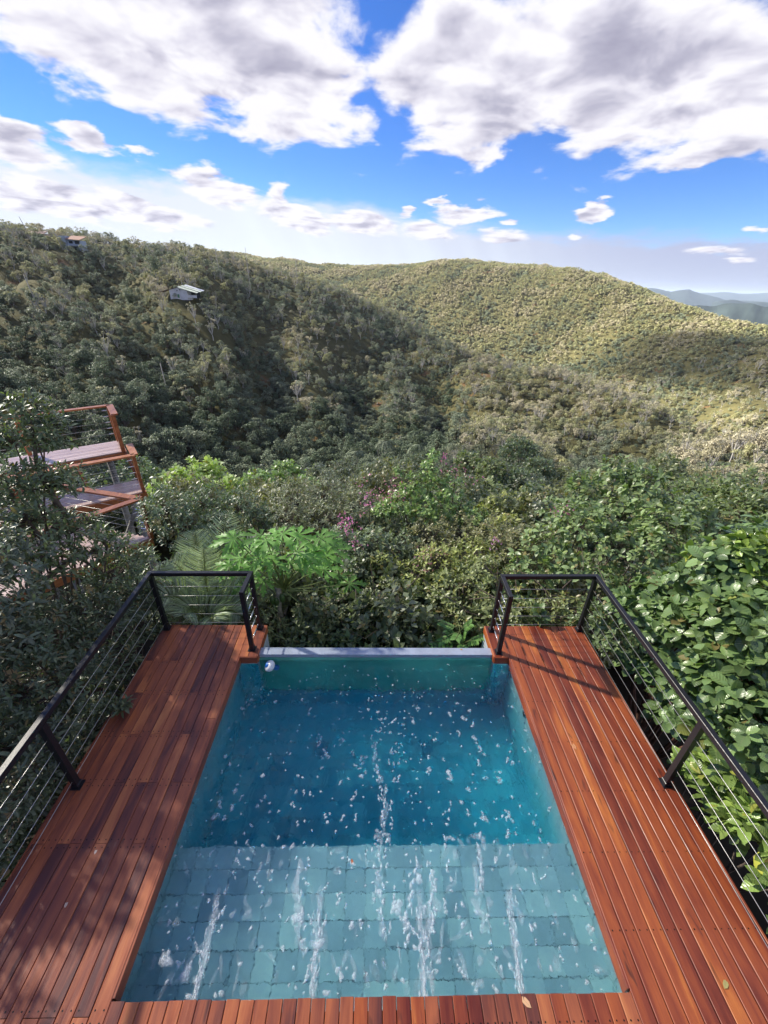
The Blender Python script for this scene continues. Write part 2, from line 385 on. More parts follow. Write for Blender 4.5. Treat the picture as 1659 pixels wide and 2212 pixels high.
def hill_material():
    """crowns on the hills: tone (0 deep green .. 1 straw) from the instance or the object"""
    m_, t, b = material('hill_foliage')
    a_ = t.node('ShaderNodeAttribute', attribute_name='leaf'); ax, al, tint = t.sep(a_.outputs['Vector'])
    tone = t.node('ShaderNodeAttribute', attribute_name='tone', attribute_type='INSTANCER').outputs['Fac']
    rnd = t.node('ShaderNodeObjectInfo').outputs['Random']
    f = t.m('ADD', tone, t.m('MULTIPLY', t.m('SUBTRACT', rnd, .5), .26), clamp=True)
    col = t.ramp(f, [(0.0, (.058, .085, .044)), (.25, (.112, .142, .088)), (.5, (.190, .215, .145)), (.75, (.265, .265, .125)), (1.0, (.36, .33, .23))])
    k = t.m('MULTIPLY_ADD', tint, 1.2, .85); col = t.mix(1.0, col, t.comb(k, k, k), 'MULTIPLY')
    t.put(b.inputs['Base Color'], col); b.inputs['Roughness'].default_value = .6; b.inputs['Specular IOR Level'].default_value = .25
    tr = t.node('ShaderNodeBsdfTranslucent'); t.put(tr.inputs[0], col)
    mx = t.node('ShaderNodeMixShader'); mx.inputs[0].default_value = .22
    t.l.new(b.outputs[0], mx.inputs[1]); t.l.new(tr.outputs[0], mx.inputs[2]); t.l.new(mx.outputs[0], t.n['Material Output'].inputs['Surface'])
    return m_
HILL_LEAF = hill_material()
BARK = simple('grey_brown_bark', (0.13, 0.10, 0.08), .9, 0, .4, 14, .4)
BARK_PALE = simple('pale_grey_bark', (0.46, 0.44, 0.41), .9, 0, .3, 14, .3)
STEM_GREEN = simple('pale_green_stem', (0.22, 0.27, 0.09), .5, 0, .2, 10)

def ground_material():
    m_, t, b = material('hillside_ground')
    geo = t.node('ShaderNodeNewGeometry').outputs['Position']
    n1 = t.noise(geo, .035, 6, .6); n2 = t.noise(geo, .6, 6, .7); n3 = t.noise(geo, 6.0, 5, .7)
    col = t.ramp(t.m('MULTIPLY_ADD', n2, .5, t.m('MULTIPLY', n1, .5)), [(.3, (.040, .042, .020)), (.5, (.085, .080, .035)), (.7, (.150, .130, .055))])
    soil = t.step(t.noise(geo, .11, 3, .5), .62, .72)
    col = t.mix(t.m('MULTIPLY', soil, .5), col, (.17, .075, .04))
    humus = t.step(t.vm('LENGTH', geo), 9.0, 20.0, 1.0, 0.0); col = t.mix(humus, col, (.030, .024, .016))      # bare leaf mould round the terrace
    k = t.m('MULTIPLY_ADD', n3, .8, .6); col = t.mix(1.0, col, t.comb(k, k, k), 'MULTIPLY')
    t.put(b.inputs['Base Color'], col); b.inputs['Roughness'].default_value = .95; b.inputs['Specular IOR Level'].default_value = .1
    return m_
GROUND = ground_material()

# ------------------------------------------------------------------ terrain
# (px, py, distance, height of the growth there): the hills as they stand round the valley
HILL = [
    # crest of the near hill on the left, running down into a spur
    (-500, 470, 225, 5), (-250, 475, 225, 5), (0, 487, 230, 5), (180, 497, 240, 5), (380, 525, 255, 5), (540, 556, 275, 5), (620, 580, 285, 5), (700, 607, 290, 5), (800, 643, 295, 5), (900, 697, 295, 5),
    (1000, 748, 285, 5), (1080, 775, 265, 4.5), (1200, 790, 235, 4.5), (1300, 815, 208, 4.5), (1400, 855, 185, 4.5), (1480, 892, 168, 4.5), (1545, 935, 152, 4.5), (1680, 1010, 135, 4),
    # its face
    (-300, 640, 160, 4.5), (-250, 850, 95, 4), (0, 600, 175, 4.5), (0, 750, 125, 4.5), (0, 880, 92, 4.5), (200, 590, 190, 4.5), (200, 750, 128, 4.5), (300, 860, 100, 4.5), (405, 655, 158, 3), (400, 760, 128, 4.5), (520, 620, 205, 4),
    (600, 710, 178, 3.5), (600, 800, 132, 3.5), (600, 900, 105, 4.5), (800, 770, 200, 4), (800, 860, 140, 4.5), (950, 820, 190, 4.5), (1000, 870, 150, 5), (1150, 850, 175, 4.5), (1150, 930, 125, 5), (1300, 900, 150, 4.5), (1380, 960, 125, 4.5),
    # wooded bottom
    (-200, 1000, 70, 4), (100, 1000, 72, 5), (400, 985, 78, 6), (650, 970, 84, 7), (800, 940, 90, 7), (930, 950, 88, 7), (1000, 965, 82, 6),
    # nearer sunlit shoulder on the right
    (1050, 880, 74, 4), (1120, 905, 68, 4), (1200, 965, 60, 4), (1290, 1000, 54, 4), (1450, 985, 58, 4), (1540, 960, 72, 4), (1660, 925, 92, 4), (1900, 900, 105, 4), (1660, 1000, 60, 4),
    # far ridge, crest and face
    (440, 535, 690, 4), (540, 549, 660, 4), (630, 558, 640, 4), (770, 573, 610, 4), (830, 574, 600, 4), (900, 574, 580, 4), (950, 565, 565, 4), (1000, 568, 560, 4), (1080, 577, 545, 4), (1250, 585, 520, 4), (1350, 614, 495, 4), (1450, 646, 470, 4), (1550, 676, 445, 4), (1659, 707, 420, 4), (1850, 760, 390, 4),
    (720, 600, 560, 4), (800, 640, 505, 4), (900, 690, 455, 4), (1000, 722, 425, 4), (1100, 745, 400, 4), (1100, 655, 470, 4), (1250, 700, 425, 4), (1400, 745, 365, 4), (1550, 760, 330, 4), (1659, 770, 310, 4),
    (1250, 788, 355, 5), (1400, 845, 292, 5), (1500, 880, 262, 5), (1550, 850, 275, 4), (1659, 905, 232, 4), (1580, 925, 222, 4), (1560, 815, 300, 3), (1800, 880, 260, 4),
    # out of sight behind the crests
    (-250, 560, 330, 4), (0, 540, 330, 4), (300, 560, 350, 4), (540, 590, 370, 4), (700, 640, 385, 4), (850, 700, 380, 4), (1000, 795, 345, 4), (1150, 845, 300, 5), (1300, 905, 250, 5), (1480, 980, 205, 5), (1600, 1020, 180, 5),
    (1080, 960, 100, 5), (1250, 1020, 80, 5), (540, 590, 850, 3), (830, 615, 800, 3), (1000, 615, 760, 3), (1250, 640, 720, 3), (1500, 740, 640, 3), (1700, 800, 560, 3), (540, 640, 1250, 3), (1000, 680, 1250, 3), (1600, 760, 1200, 3), (0, 600, 800, 3), (0, 640, 1300, 3), (-400, 620, 600, 3),
    # our own slope falling away in front of the terrace
    (200, 1030, 30, 3), (500, 1040, 28, 3), (800, 1000, 30, 3), (1000, 985, 34, 3), (1200, 1025, 32, 3.5), (1450, 1030, 30, 3.5), (1660, 1060, 28, 3.5), (300, 1030, 45, 4), (650, 1010, 45, 4), (900, 985, 48, 4)]
FLOORPTS = [(0, 5, -2.1), (-4.5, 3, -2.1), (4.5, 3, -2.2), (0, 8, -3.0), (-6, 8, -2.9), (6, 8, -3.2), (0, 12, -4.3), (-9, 12, -4.0), (9, 12, -4.5), (0, 18, -6.2), (-13, 18, -6.2), (13, 18, -6.6),
            (0, -6, -2.0), (-9, 0, -2.0), (9, 0, -2.0), (-16, 6, -2.6), (16, 6, -3), (0, -40, 3), (-40, -20, 2), (40, -20, 0), (-60, 20, -9), (60, 20, -11), (-150, -100, 18), (150, -100, 8), (-120, 20, -6), (150, 30, -14), (0, -400, 30), (-400, -200, 40), (400, -200, 10), (-350, 100, 30), (350, 100, -30)]
def _tc(x, y):
    r = np.hypot(x, y); return np.arctan2(x, y)*2.6, np.log(np.maximum(r, 3.0))*1.35
_pts = []
for px, py, r, h in HILL:
    p = at(px, py, r); _pts.append((p[0], p[1], p[2]-h))
_pts = np.array(_pts + FLOORPTS, float)
_cx, _cy = _tc(_pts[:, 0], _pts[:, 1]); _r = np.maximum(np.hypot(_pts[:, 0], _pts[:, 1]), 3.0)
_t = (_pts[:, 2]-CAM_H)/_r
def _phi(d2): return 0.5*d2*np.log(d2+1e-9)
_n = len(_pts); _K = _phi((_cx[:, None]-_cx)**2 + (_cy[:, None]-_cy)**2) + 2e-3*np.eye(_n)
_P = np.stack([np.ones(_n), _cx, _cy], 1)
_sol = np.linalg.solve(np.block([[_K, _P], [_P.T, np.zeros((3, 3))]]), np.concatenate([_t, np.zeros(3)]))
def _fbm(x, y, s, seed):
    g = np.random.default_rng(seed); out = 0*x; a = 1.0
    for o in range(5):
        for k in range(3):
            th, ph = g.uniform(0, 2*math.pi, 2); out = out + a*np.sin((x*math.cos(th)+y*math.sin(th))/s*2*math.pi + ph)
        s *= .52; a *= .55
    return out/3
def ground_z(x, y):
    x = np.atleast_1d(np.asarray(x, float)); y = np.atleast_1d(np.asarray(y, float))
    cx_, cy_ = _tc(x, y); z = np.zeros_like(cx_)
    for i in range(0, len(x), 20000):
        s_ = slice(i, i+20000)
        z[s_] = _phi((cx_[s_, None]-_cx)**2 + (cy_[s_, None]-_cy)**2) @ _sol[:_n] + _sol[_n] + _sol[_n+1]*cx_[s_] + _sol[_n+2]*cy_[s_]
    r = np.hypot(x, y); z = CAM_H + z*np.maximum(r, 3.0)
    z = z + _fbm(x, y, 60, 5)*np.clip((r-30)/120, 0, 1)*2.0 + _fbm(x, y, 14, 6)*np.clip((r-12)/60, 0, 1)*.5
    azd = np.degrees(np.arctan2(x, y)); win = np.clip((r-88)/35, 0, 1)*np.clip((222-r)/50, 0, 1)*np.clip((20-azd)/12, 0, 1)
    z = z+win*3.6*np.sin(azd*2*math.pi/12.5+np.log(np.maximum(r, 3))*2.2+1.2)
    keep = np.clip((r-4.5)/4.0, 0, 1); z = z*keep + (1-keep)*np.minimum(z, -1.9)
    return np.clip(z, -80, 80)
_az = np.radians(np.concatenate([np.arange(-180, -70, 5), np.arange(-70, 70, .4), np.arange(70, 180, 5)]))
_rr = np.exp(np.linspace(math.log(2.2), math.log(1500), 230))
AZ, RR = np.meshgrid(_az, _rr, indexing='ij'); TX, TY = (RR*np.sin(AZ)).ravel(), (RR*np.cos(AZ)).ravel()
TZ = ground_z(TX, TY); edge = np.clip((RR.ravel()-900)/600, 0, 1); TZ = TZ*(1-edge) + (-82)*edge
nA, nR = len(_az), len(_rr)
TZ = np.minimum(TZ, np.where(RR.ravel() < 6.2, -1.75, 999))
ii, jj = np.meshgrid(np.arange(nA), np.arange(nR-1), indexing='ij'); a0 = ii*nR+jj; b0 = ((ii+1) % nA)*nR+jj
T_ = np.concatenate([np.stack([a0, a0+1, b0+1], -1).reshape(-1, 3), np.stack([a0, b0+1, b0], -1).reshape(-1, 3)])
TV = np.stack([TX, TY, TZ], 1); TV = np.vstack([TV, [[0, 0, -1.9]]]); hub = len(TV)-1
T_ = np.vstack([T_, np.stack([np.arange(nA)*nR, ((np.arange(nA)+1) % nA)*nR, np.full(nA, hub)], 1)[:, [0, 2, 1]]])
terrain = structure(link('terrain', np_mesh('terrain', TV, T_), mat=GROUND))
TERR = BVHTree.FromPolygons([tuple(v) for v in TV], [tuple(t) for t in T_])

# plain and blue mountains far beyond
def ridge_mesh(name, base_px, dist, depth, foot, mat, seed):
    """a long mountain with a crest through the given sight lines, sloping to its foot on both sides"""
    xs = np.linspace(base_px[0][0], base_px[-1][0], 90); ys = np.interp(xs, [p[0] for p in base_px], [p[1] for p in base_px])
    V = []; g = np.random.default_rng(seed); rows = 14
    for i, (x_, y_) in enumerate(zip(xs, ys)):
        c = at(x_, y_, dist); d = np.array([c[0], c[1], 0])/dist
        for j in range(rows):
            t = j/(rows-1)*2-1; k = (1-abs(t))**1.15
            wob = math.sin(i*.5+3*t)*.06+g.uniform(-.03, .03) + .10*math.sin(i*.23)
            p = d*(dist + depth*t*(1+wob)); V.append((p[0], p[1], foot+(c[2]-foot)*k*(1+(wob*.5 if 0 < j < rows-1 and t != 0 else 0))))
    n = len(xs); F = [(i*rows+j, i*rows+j+1, (i+1)*rows+j+1, (i+1)*rows+j) for i in range(n-1) for j in range(rows-1)]
    me = bpy.data.meshes.new(name); me.from_pydata(V, [], F); me.update()
    me.polygons.foreach_set('use_smooth', np.ones(len(F), bool))
    return structure(link(name, me, mat=mat))
FARWOOD = simple('far_wooded_slope', (0.030, 0.042, 0.040), .95, 0, .35, .004, spec=.1)
PLAINM = simple('far_plain_cover', (0.10, 0.11, 0.06), .95, 0, .5, .006, spec=.1)
pl = MB(); 
_V = [(0, 0, -84)]; _F = []
for k in range(64):
    a = 2*math.pi*k/64; _V += [(1400*math.sin(a), 1400*math.cos(a), -84), (11800*math.sin(a), 11800*math.cos(a), -84)]
for k in range(64):
    p, q = 1+2*k, 1+2*((k+1) % 64); _F += [(0, q, p), (p, q, q+1, p+1)]
pm = bpy.data.meshes.new('plain'); pm.from_pydata(_V, [], _F); structure(link('plain', pm, mat=PLAINM))
ridge_mesh('mountain', [(1240, 640), (1330, 625), (1385, 618), (1420, 622), (1450, 628), (1492, 622), (1530, 634), (1570, 648), (1640, 650), (1760, 655)], 5200, 900, -84, FARWOOD, 1)
ridge_mesh('mountain', [(1330, 640), (1480, 634), (1560, 630), (1640, 632), (1720, 628), (1850, 640)], 9000, 1500, -84, FARWOOD, 2)
ridge_mesh('mountain', [(1540, 652), (1580, 645), (1620, 650), (1659, 652), (1720, 646), (1850, 655)], 3600, 500, -84, FARWOOD, 3)
ridge_mesh('mountain', [(-700, 520), (-300, 560), (0, 600), (500, 615), (900, 625), (1250, 640)], 6500, 1200, -84, FARWOOD, 4)
ridge_mesh('low_hill', [(1440, 665), (1520, 655), (1600, 652), (1700, 656), (1850, 662)], 1900, 260, -84, FARWOOD, 5)

# ------------------------------------------------------------------ leaves and plants
def leaf_template(stations, fold=.12, droop=.25):
    """unit leaf along +Y; stations = [(y, half width)] between a pointed base and tip"""
    V = [(0, 0, 0)]; A = [(0, 0)]
    for y, wd in stations:
        z = -droop*y*y
        V += [(-wd, y, z+fold*wd*2), (0, y, z), (wd, y, z+fold*wd*2)]; A += [(1, y), (0, y), (1, y)]
    V.append((0, 1, -droop)); A.append((.3, 1)); T = []
    n = len(stations); tip = len(V)-1
    T += [(0, 2, 1), (0, 3, 2)]
    for i in range(n-1):
        a = 1+3*i; b = a+3
        T += [(a, a+1, b+1), (a, b+1, b), (a+1, a+2, b+2), (a+1, b+2, b+1)]
    a = 1+3*(n-1); T += [(a, a+1, tip), (a+1, a+2, tip)]
    return np.array(V), np.array(T), np.array(A)
L_DIAMOND = leaf_template([(.5, .28)], .10, .2)                # 4 triangles
L_MED = leaf_template([(.3, .19), (.68, .20)], .16, .30)       # 8
L_BROAD = leaf_template([(.22, .20), (.5, .32), (.78, .27)], .13, .30)   # 12
L_LONG = leaf_template([(.3, .14), (.7, .13)], .15, .25)
L_CLUMP = leaf_template([(.5, .46)], .25, .35)

def unit(v): return v/np.maximum(np.linalg.norm(v, axis=-1, keepdims=True), 1e-9)
def frames(ydir, zdir):
    y = unit(ydir); x = unit(np.cross(y, zdir)); z = np.cross(x, y); return x, y, z
def compose(tpl, pos, ydir, zdir, ln, wid=1.0, tint=None):
    V, T, A = tpl; x, y, z = frames(ydir, zdir); n = len(pos); ln = np.broadcast_to(ln, (n,)); wid = np.broadcast_to(wid, (n,))
    P = pos[:, None, :] + ln[:, None, None]*(V[None, :, :1]*wid[:, None, None]*x[:, None, :] + V[None, :, 1:2]*y[:, None, :] + V[None, :, 2:3]*z[:, None, :])
    F = T[None] + (np.arange(n)*len(V))[:, None, None]
    tint = NR.random(n) if tint is None else tint
    AT = np.concatenate([np.broadcast_to(A[None], (n, *A.shape)), np.broadcast_to(tint[:, None, None], (n, len(V), 1))], -1)
    return P.reshape(-1, 3), F.reshape(-1, 3), AT.reshape(-1, 3)
def merge(parts):
    V, T, A = [], [], []; b = 0
    for v, t, a in parts: V.append(v); T.append(t+b); A.append(a); b += len(v)
    return np.vstack(V), np.vstack(T), np.vstack(A)

def sprigs_on_lobes(rng, lobes, per_m2, inner=.12, up=.15, flat=1.0):
    """twig ends spread over the outside of a set of overlapping lobes (x,y,z,r)"""
    L = np.array(lobes, float); P, D, K = [], [], []
    for k, (x, y, z, r) in enumerate(L):
        n = max(4, int(per_m2*4*math.pi*r*r)); d = unit(rng.normal(size=(n, 3))); d[:, 2] = np.where(d[:, 2] < -.35, -d[:, 2]*.6, d[:, 2]); d = unit(d)
        wob = 1+.18*np.sin(d[:, 0]*5+k)*np.cos(d[:, 1]*6+2*k)+rng.normal(0, .10, n)
        rad = r*np.where(rng.random(n) < inner, rng.uniform(.3, .8, n), wob)
        p = np.array([x, y, z]) + d*rad[:, None]*np.array([1, 1, flat])
        ok = np.ones(n, bool)
        for m_, (x2, y2, z2, r2) in enumerate(L):
            if m_ != k: ok &= np.linalg.norm(p-np.array([x2, y2, z2]), axis=1) > r2*.72
        P.append(p[ok]); D.append(d[ok]); K.append(np.full(ok.sum(), k))
    P, D, K = np.vstack(P), np.vstack(D), np.concatenate(K)
    D = unit(D*.75+np.array([0, 0, up+.25])+rng.normal(0, .3, D.shape)); return P, D, K
def leaves_on_sprigs(rng, P, D, per, sl, ln, spread=(1.25, .55), var=.38):
    """spiral of leaves along each twig end"""
    n = len(P); a = unit(np.cross(D, np.array([.3, .2, .93]))); b = np.cross(D, a); ph = rng.uniform(0, 6.28, n)
    pos, yd, zd, le = [], [], [], []
    for j in range(per):
        t = (j+.5)/per; th = ph+j*2.4+rng.normal(0, .25, n); A = spread[0]+(spread[1]-spread[0])*t+rng.normal(0, .15, n)
        rad = a*np.cos(th)[:, None]+b*np.sin(th)[:, None]
        pos.append(P + D*((t-1)*sl*rng.uniform(.8, 1.2, n))[:, None]); yd.append(D*np.cos(A)[:, None]+rad*np.sin(A)[:, None])
        zd.append(D*.7+np.array([0, 0, .8])-rad*.2+rng.normal(0, .2, (n, 3))); le.append(ln*rng.uniform(1-var, 1+var, n)*(.75+.5*math.sin(math.pi*min(1, t+.15))))
    return np.vstack(pos), np.vstack(yd), np.vstack(zd), np.concatenate(le)

def branch_mesh(name, rng, base, lobes, P, K, r0=.05, twigs=1.0, n=5, mat=None, parent=None, loc=(0, 0, 0), extra=()):
    mb = MB(); base = np.array(base, float)
    for k, (x, y, z, r) in enumerate(lobes):
        c = np.array([x, y, z]); mid = base*.5+c*.5+rng.normal(0, .12, 3)*np.linalg.norm(c-base)*.4
        ts = np.linspace(0, 1, 6)[:, None]; pts = (1-ts)**2*base+2*ts*(1-ts)*mid+ts**2*c + rng.normal(0, .015, (6, 3))
        mb.tube(pts, list(np.linspace(r0, r0*.3, 6)), n, cap=False)
        idx = np.where(K == k)[0]
        for i in idx[rng.random(len(idx)) < twigs]:
            q = P[i]; m2 = (c+q)/2+rng.normal(0, .08, 3)*r
            mb.tube([c+(q-c)*.05, m2, q], [r0*.22, r0*.14, r0*.06], 3, cap=False)
    for pts, rads in extra: mb.tube(pts, rads, n, cap=False)
    return link(name, mb.mesh(name, True), parent, loc, mat)
_leaf_data = {}
def leaf_objects(parent, tpl_key, tpl, mat, color, pos, yd, zd, le, wid, origin):
    """separate leaf parts sharing a few meshes"""
    x, y, z = frames(yd, zd)
    for i in range(len(pos)):
        v = R.randrange(5); key = (tpl_key, v)
        if key not in _leaf_data:
            V, T, A = tpl; t_ = [.1, .3, .5, .65, .8][v]
            _leaf_data[key] = np_mesh('leaf', V, T, {'leaf': np.concatenate([A, np.full((len(A), 1), t_)], 1)})
            _leaf_data[key].materials.append(mat)
        kf = R.uniform(.7, 1.25); ky = R.random() < .05; o = link('leaf', _leaf_data[key], parent, color=(color[0]*kf*(1.9 if ky else 1), color[1]*kf*(1.35 if ky else 1), color[2]*kf))
        s = float(le[i]); p = pos[i]-origin
        o.matrix_local = Matrix(((x[i][0]*s*wid, y[i][0]*s, z[i][0]*s, p[0]), (x[i][1]*s*wid, y[i][1]*s, z[i][1]*s, p[1]), (x[i][2]*s*wid, y[i][2]*s, z[i][2]*s, p[2]), (0, 0, 0, 1)))

def plant(name, label, cat, lobes, group=None, seed=1, color=(.05, .08, .03), tpl=('med', L_MED), mat=None, ln=.07, wid=1.0, per=7, sl=.12, per_m2=60,
          base=None, r0=.035, single=0, twigs=.5, inner=.14, bark=None, up=.15, extra=(), spread=(1.25, .55), keep=None):
    """a shrub or small tree: limbs, twigs and leaves; the `single` nearest leaves are parts of their own"""
    rng = np.random.default_rng(seed); L = np.array(lobes, float)
    if base is None:
        bx, by = L[:, 0].mean(), L[:, 1].mean(); base = (bx, by, float(ground_z(bx, by)[0])-.05)
    base = np.array(base, float); root = link(name, None, loc=tuple(base)); thing(root, label, cat, group)
    P, D, K = sprigs_on_lobes(rng, L, per_m2, inner, up)
    if keep is not None:
        ok = keep(P); P, D, K = P[ok], D[ok], K[ok]
    pos, yd, zd, le = leaves_on_sprigs(rng, P, D, per, sl, ln, spread)
    branch_mesh('stem', rng, np.zeros(3), L-np.array([*base, 0]), P-base, K, r0, twigs, 5, bark or BARK, root, extra=[([np.array(p)-base for p in pts], rd) for pts, rd in extra])
    mat = mat or LEAF
    pick = np.zeros(len(pos), bool)
    if single:
        d = pos-np.array([0, 0, CAM_H]); z_ = d @ FW; X = 829.5+FPX*(d @ RT)/z_; Y = 1106-FPX*(d @ UP)/z_
        c = L[K.astype(int)][:, :3]; c = np.tile(c, (per, 1)); outward = np.einsum('ij,ij->i', unit(pos-c), unit(-d))
        score = np.linalg.norm(d, axis=1)/le + np.where((X < 5) | (X > 1655) | (Y > 2205) | (z_ < .3), 1e6, 0)+np.where(outward < .2, 1e4, 0)
        pick[np.argsort(score)[:single]] = True
        leaf_objects(root, tpl[0], tpl[1], mat, color, pos[pick], yd[pick], zd[pick], le[pick], wid, base)
    q = ~pick
    V, T, A = compose(tpl[1], pos[q]-base, yd[q], zd[q], le[q], wid, rng.random(q.sum()))
    stuff(link('foliage', np_mesh('foliage', V, T, {'leaf': A}), root, mat=mat, color=color))
    return root

# ------------------------------------------------------------------ trees of the hills
def crown_arrays(rng, lobes, n, size, flat=.8):
    L = np.array(lobes, float); wgt = L[:, 3]**2; k = rng.choice(len(L), n, p=wgt/wgt.sum())
    d = unit(rng.normal(size=(n, 3))); d[:, 2] = np.where(d[:, 2] < -.45, -d[:, 2], d[:, 2])
    rad = L[k, 3]*np.clip(rng.normal(.92, .16, n), .35, 1.25)
    p = L[k, :3]+d*rad[:, None]*np.array([1, 1, flat])
    yd = unit(d*.5+rng.normal(0, .7, (n, 3))+np.array([0, 0, .25])); zd = unit(d+np.array([0, 0, .9])+rng.normal(0, .35, (n, 3)))
    s = size*rng.uniform(.65, 1.35, n)
    # each crown lobe keeps its own tint so that lighter and darker clumps show
    tint = np.clip(rng.random(len(L))[k]*.5+rng.random(n)*.5, 0, 1)
    return compose(L_DIAMOND, p-yd*s[:, None]*.5, yd, zd, s, 1.5, tint)
def tree_parts(kind, seed):
    """(trunk V,T) and (crown V,T,A) of one tree, base at the origin"""
    rng = np.random.default_rng(seed); mb = MB(); U = rng.uniform
    if kind == 'round':
        h = 4.6; sx_, sy_ = U(.6, 1.5), U(.6, 1.5); lobes = [(U(-.9, .9)*sx_, U(-.9, .9)*sy_, U(1.8, 4.1), U(.4, .95)) for _ in range(10)]; n, sz = 640, .27; tr = .10
    elif kind == 'dense':
        h = 6.5; lobes = [(U(-1.1, 1.1), U(-1.1, 1.1), U(2.0, 5.7), U(.5, 1.15)) for _ in range(14)]; n, sz = 900, .29; tr = .13
    elif kind == 'open':
        h = 4.8; lobes = [(1.5*math.cos(a)*U(.5, 1.1), 1.5*math.sin(a)*U(.5, 1.1), U(3.0, 4.4), U(.30, .66)) for a in np.linspace(0, 5.6, 9)]; n, sz = 430, .23; tr = .12
    elif kind == 'pale':
        h = 6.0; lobes = [(1.5*math.cos(a)*U(.3, 1.1), 1.5*math.sin(a)*U(.3, 1.1), U(3.4, 5.8), U(.28, .5)) for a in np.linspace(0, 5.6, 10)]; n, sz = 260, .21; tr = .14
    elif kind == 'bush':
        h = 1.8; lobes = [(U(-.8, .8), U(-.8, .8), U(.5, 1.3), U(.35, .7)) for _ in range(7)]; n, sz = 330, .21; tr = .05
    elif kind == 'far':
        h = 4.2; lobes = [(U(-.8, .8), U(-.8, .8), U(1.6, 3.4), U(.5, 1.0)) for _ in range(6)]; n, sz = 150, .52; tr = .1
    elif kind == 'bamboo':
        mb2 = []
        for i in range(26):
            a = U(0, 6.28); l = U(5, 8); b = np.array([U(-.7, .7), U(-.7, .7), 0]); out = np.array([math.cos(a), math.sin(a), 0])*U(.5, 2.6)
            t = np.linspace(0, 1, 6)[:, None]; pts = b+out*t**2.2+np.array([0, 0, l])*(t-.22*t**4)
            mb.tube(pts, list(np.linspace(.05, .015, 6)), 4, cap=False)
            m_ = 46; tt = rng.uniform(.25, 1, m_); q = b+out*tt[:, None]**2.2+np.array([0, 0, l])*(tt-.22*tt**4)[:, None]+rng.normal(0, .22, (m_, 3))
            yd = unit(rng.normal(0, .6, (m_, 3))+np.array([0, 0, -.35])+out*.4); mb2.append(compose(L_DIAMOND, q, yd, unit(rng.normal(0, .4, (m_, 3))+np.array([0, 0, 1])), .55*rng.uniform(.7, 1.2, m_), .55, rng.random(m_)))
        v, t_ = mb.tris(); return (v, t_), merge(mb2)
    elif kind == 'palm':
        hgt = 6.2; t = np.linspace(0, 1, 6); mb.tube([(0.25*x*x, 0, hgt*x) for x in t], list(np.linspace(.13, .09, 6)), 6)
        cr = []
        for i in range(15):
            a = i*2.4; e = U(.1, 1.1); l = U(2.0, 2.6); o = np.array([math.cos(a), math.sin(a), 0]); m_ = 22
            tt = np.linspace(.12, 1, m_); q = np.array([.25, 0, hgt])+o*(l*tt*math.cos(e*.6))[:, None]+np.array([0, 0, 1.])*(l*(math.sin(e)*tt-1.05*tt**2))[:, None]
            side = np.array([-o[1], o[0], 0])
            for s_ in (-1, 1):
                yd = unit(side*s_+o*.6+np.array([0, 0, -.55])+rng.normal(0, .1, (m_, 3))); cr.append(compose(L_DIAMOND, q, yd, np.tile([[0, 0, 1.]], (m_, 1))+o*.3, .62*(1-.5*np.abs(tt-.45)), .38, rng.random(m_)))
        v, t_ = mb.tris(); return (v, t_), merge(cr)
    fork = np.array([U(-.25, .25), U(-.25, .25), lobes[0][2]*.32 if kind != 'pale' else 1.5])
    mb.tube([(0, 0, -.6), (U(-.1, .1), U(-.1, .1), fork[2]*.5), fork], [tr, tr*.9, tr*.75], 6 if kind != 'far' else 4, cap=False)
    for x, y, z, r in lobes:
        c = np.array([x, y, z]); mid = fork*.55+c*.45+rng.normal(0, .16, 3); mid[2] -= .1
        mb.tube([fork, mid, c, c+np.array([x*.15, y*.15, r*.7])], [tr*.6, tr*.42, tr*.25, tr*.1], 4 if kind != 'far' else 3, cap=False)
    v, t_ = mb.tris(); return (v, t_), crown_arrays(rng, lobes, n, sz)
KINDS = [('round', 5), ('dense', 4), ('open', 5), ('pale', 3), ('bush', 3), ('far', 6), ('bamboo', 2), ('palm', 2)]
PROTO = {}; VARIANT = {}; proto_col = bpy.data.collections.new('hill_growth_kinds'); order = []
for kd, cnt in KINDS:
    PROTO[kd] = []
    for i in range(cnt):
        (tv, tt), (cv, ct, ca) = tree_parts(kd, 100+len(order)*7)
        bark = BARK_PALE if kd in ('pale', 'open', 'palm') else (STEM_GREEN if kd == 'bamboo' else BARK)
        tm = np_mesh('trunk', tv, tt); tm.materials.append(bark)
        cm = np_mesh('crown', cv, ct, {'leaf': ca}); cm.materials.append(HILL_LEAF)
        whole = np_mesh('tree', np.vstack([tv, cv]), np.vstack([tt, ct+len(tv)]), {'leaf': np.vstack([np.zeros((len(tv), 3)), ca])}, mat_idx=np.concatenate([np.zeros(len(tt), int), np.ones(len(ct), int)]))
        whole.materials.append(bark); whole.materials.append(HILL_LEAF)
        po = bpy.data.objects.new('kind_%02d' % len(order), whole); proto_col.objects.link(po)
        PROTO[kd].append((tm, cm, len(order))); order.append(kd)

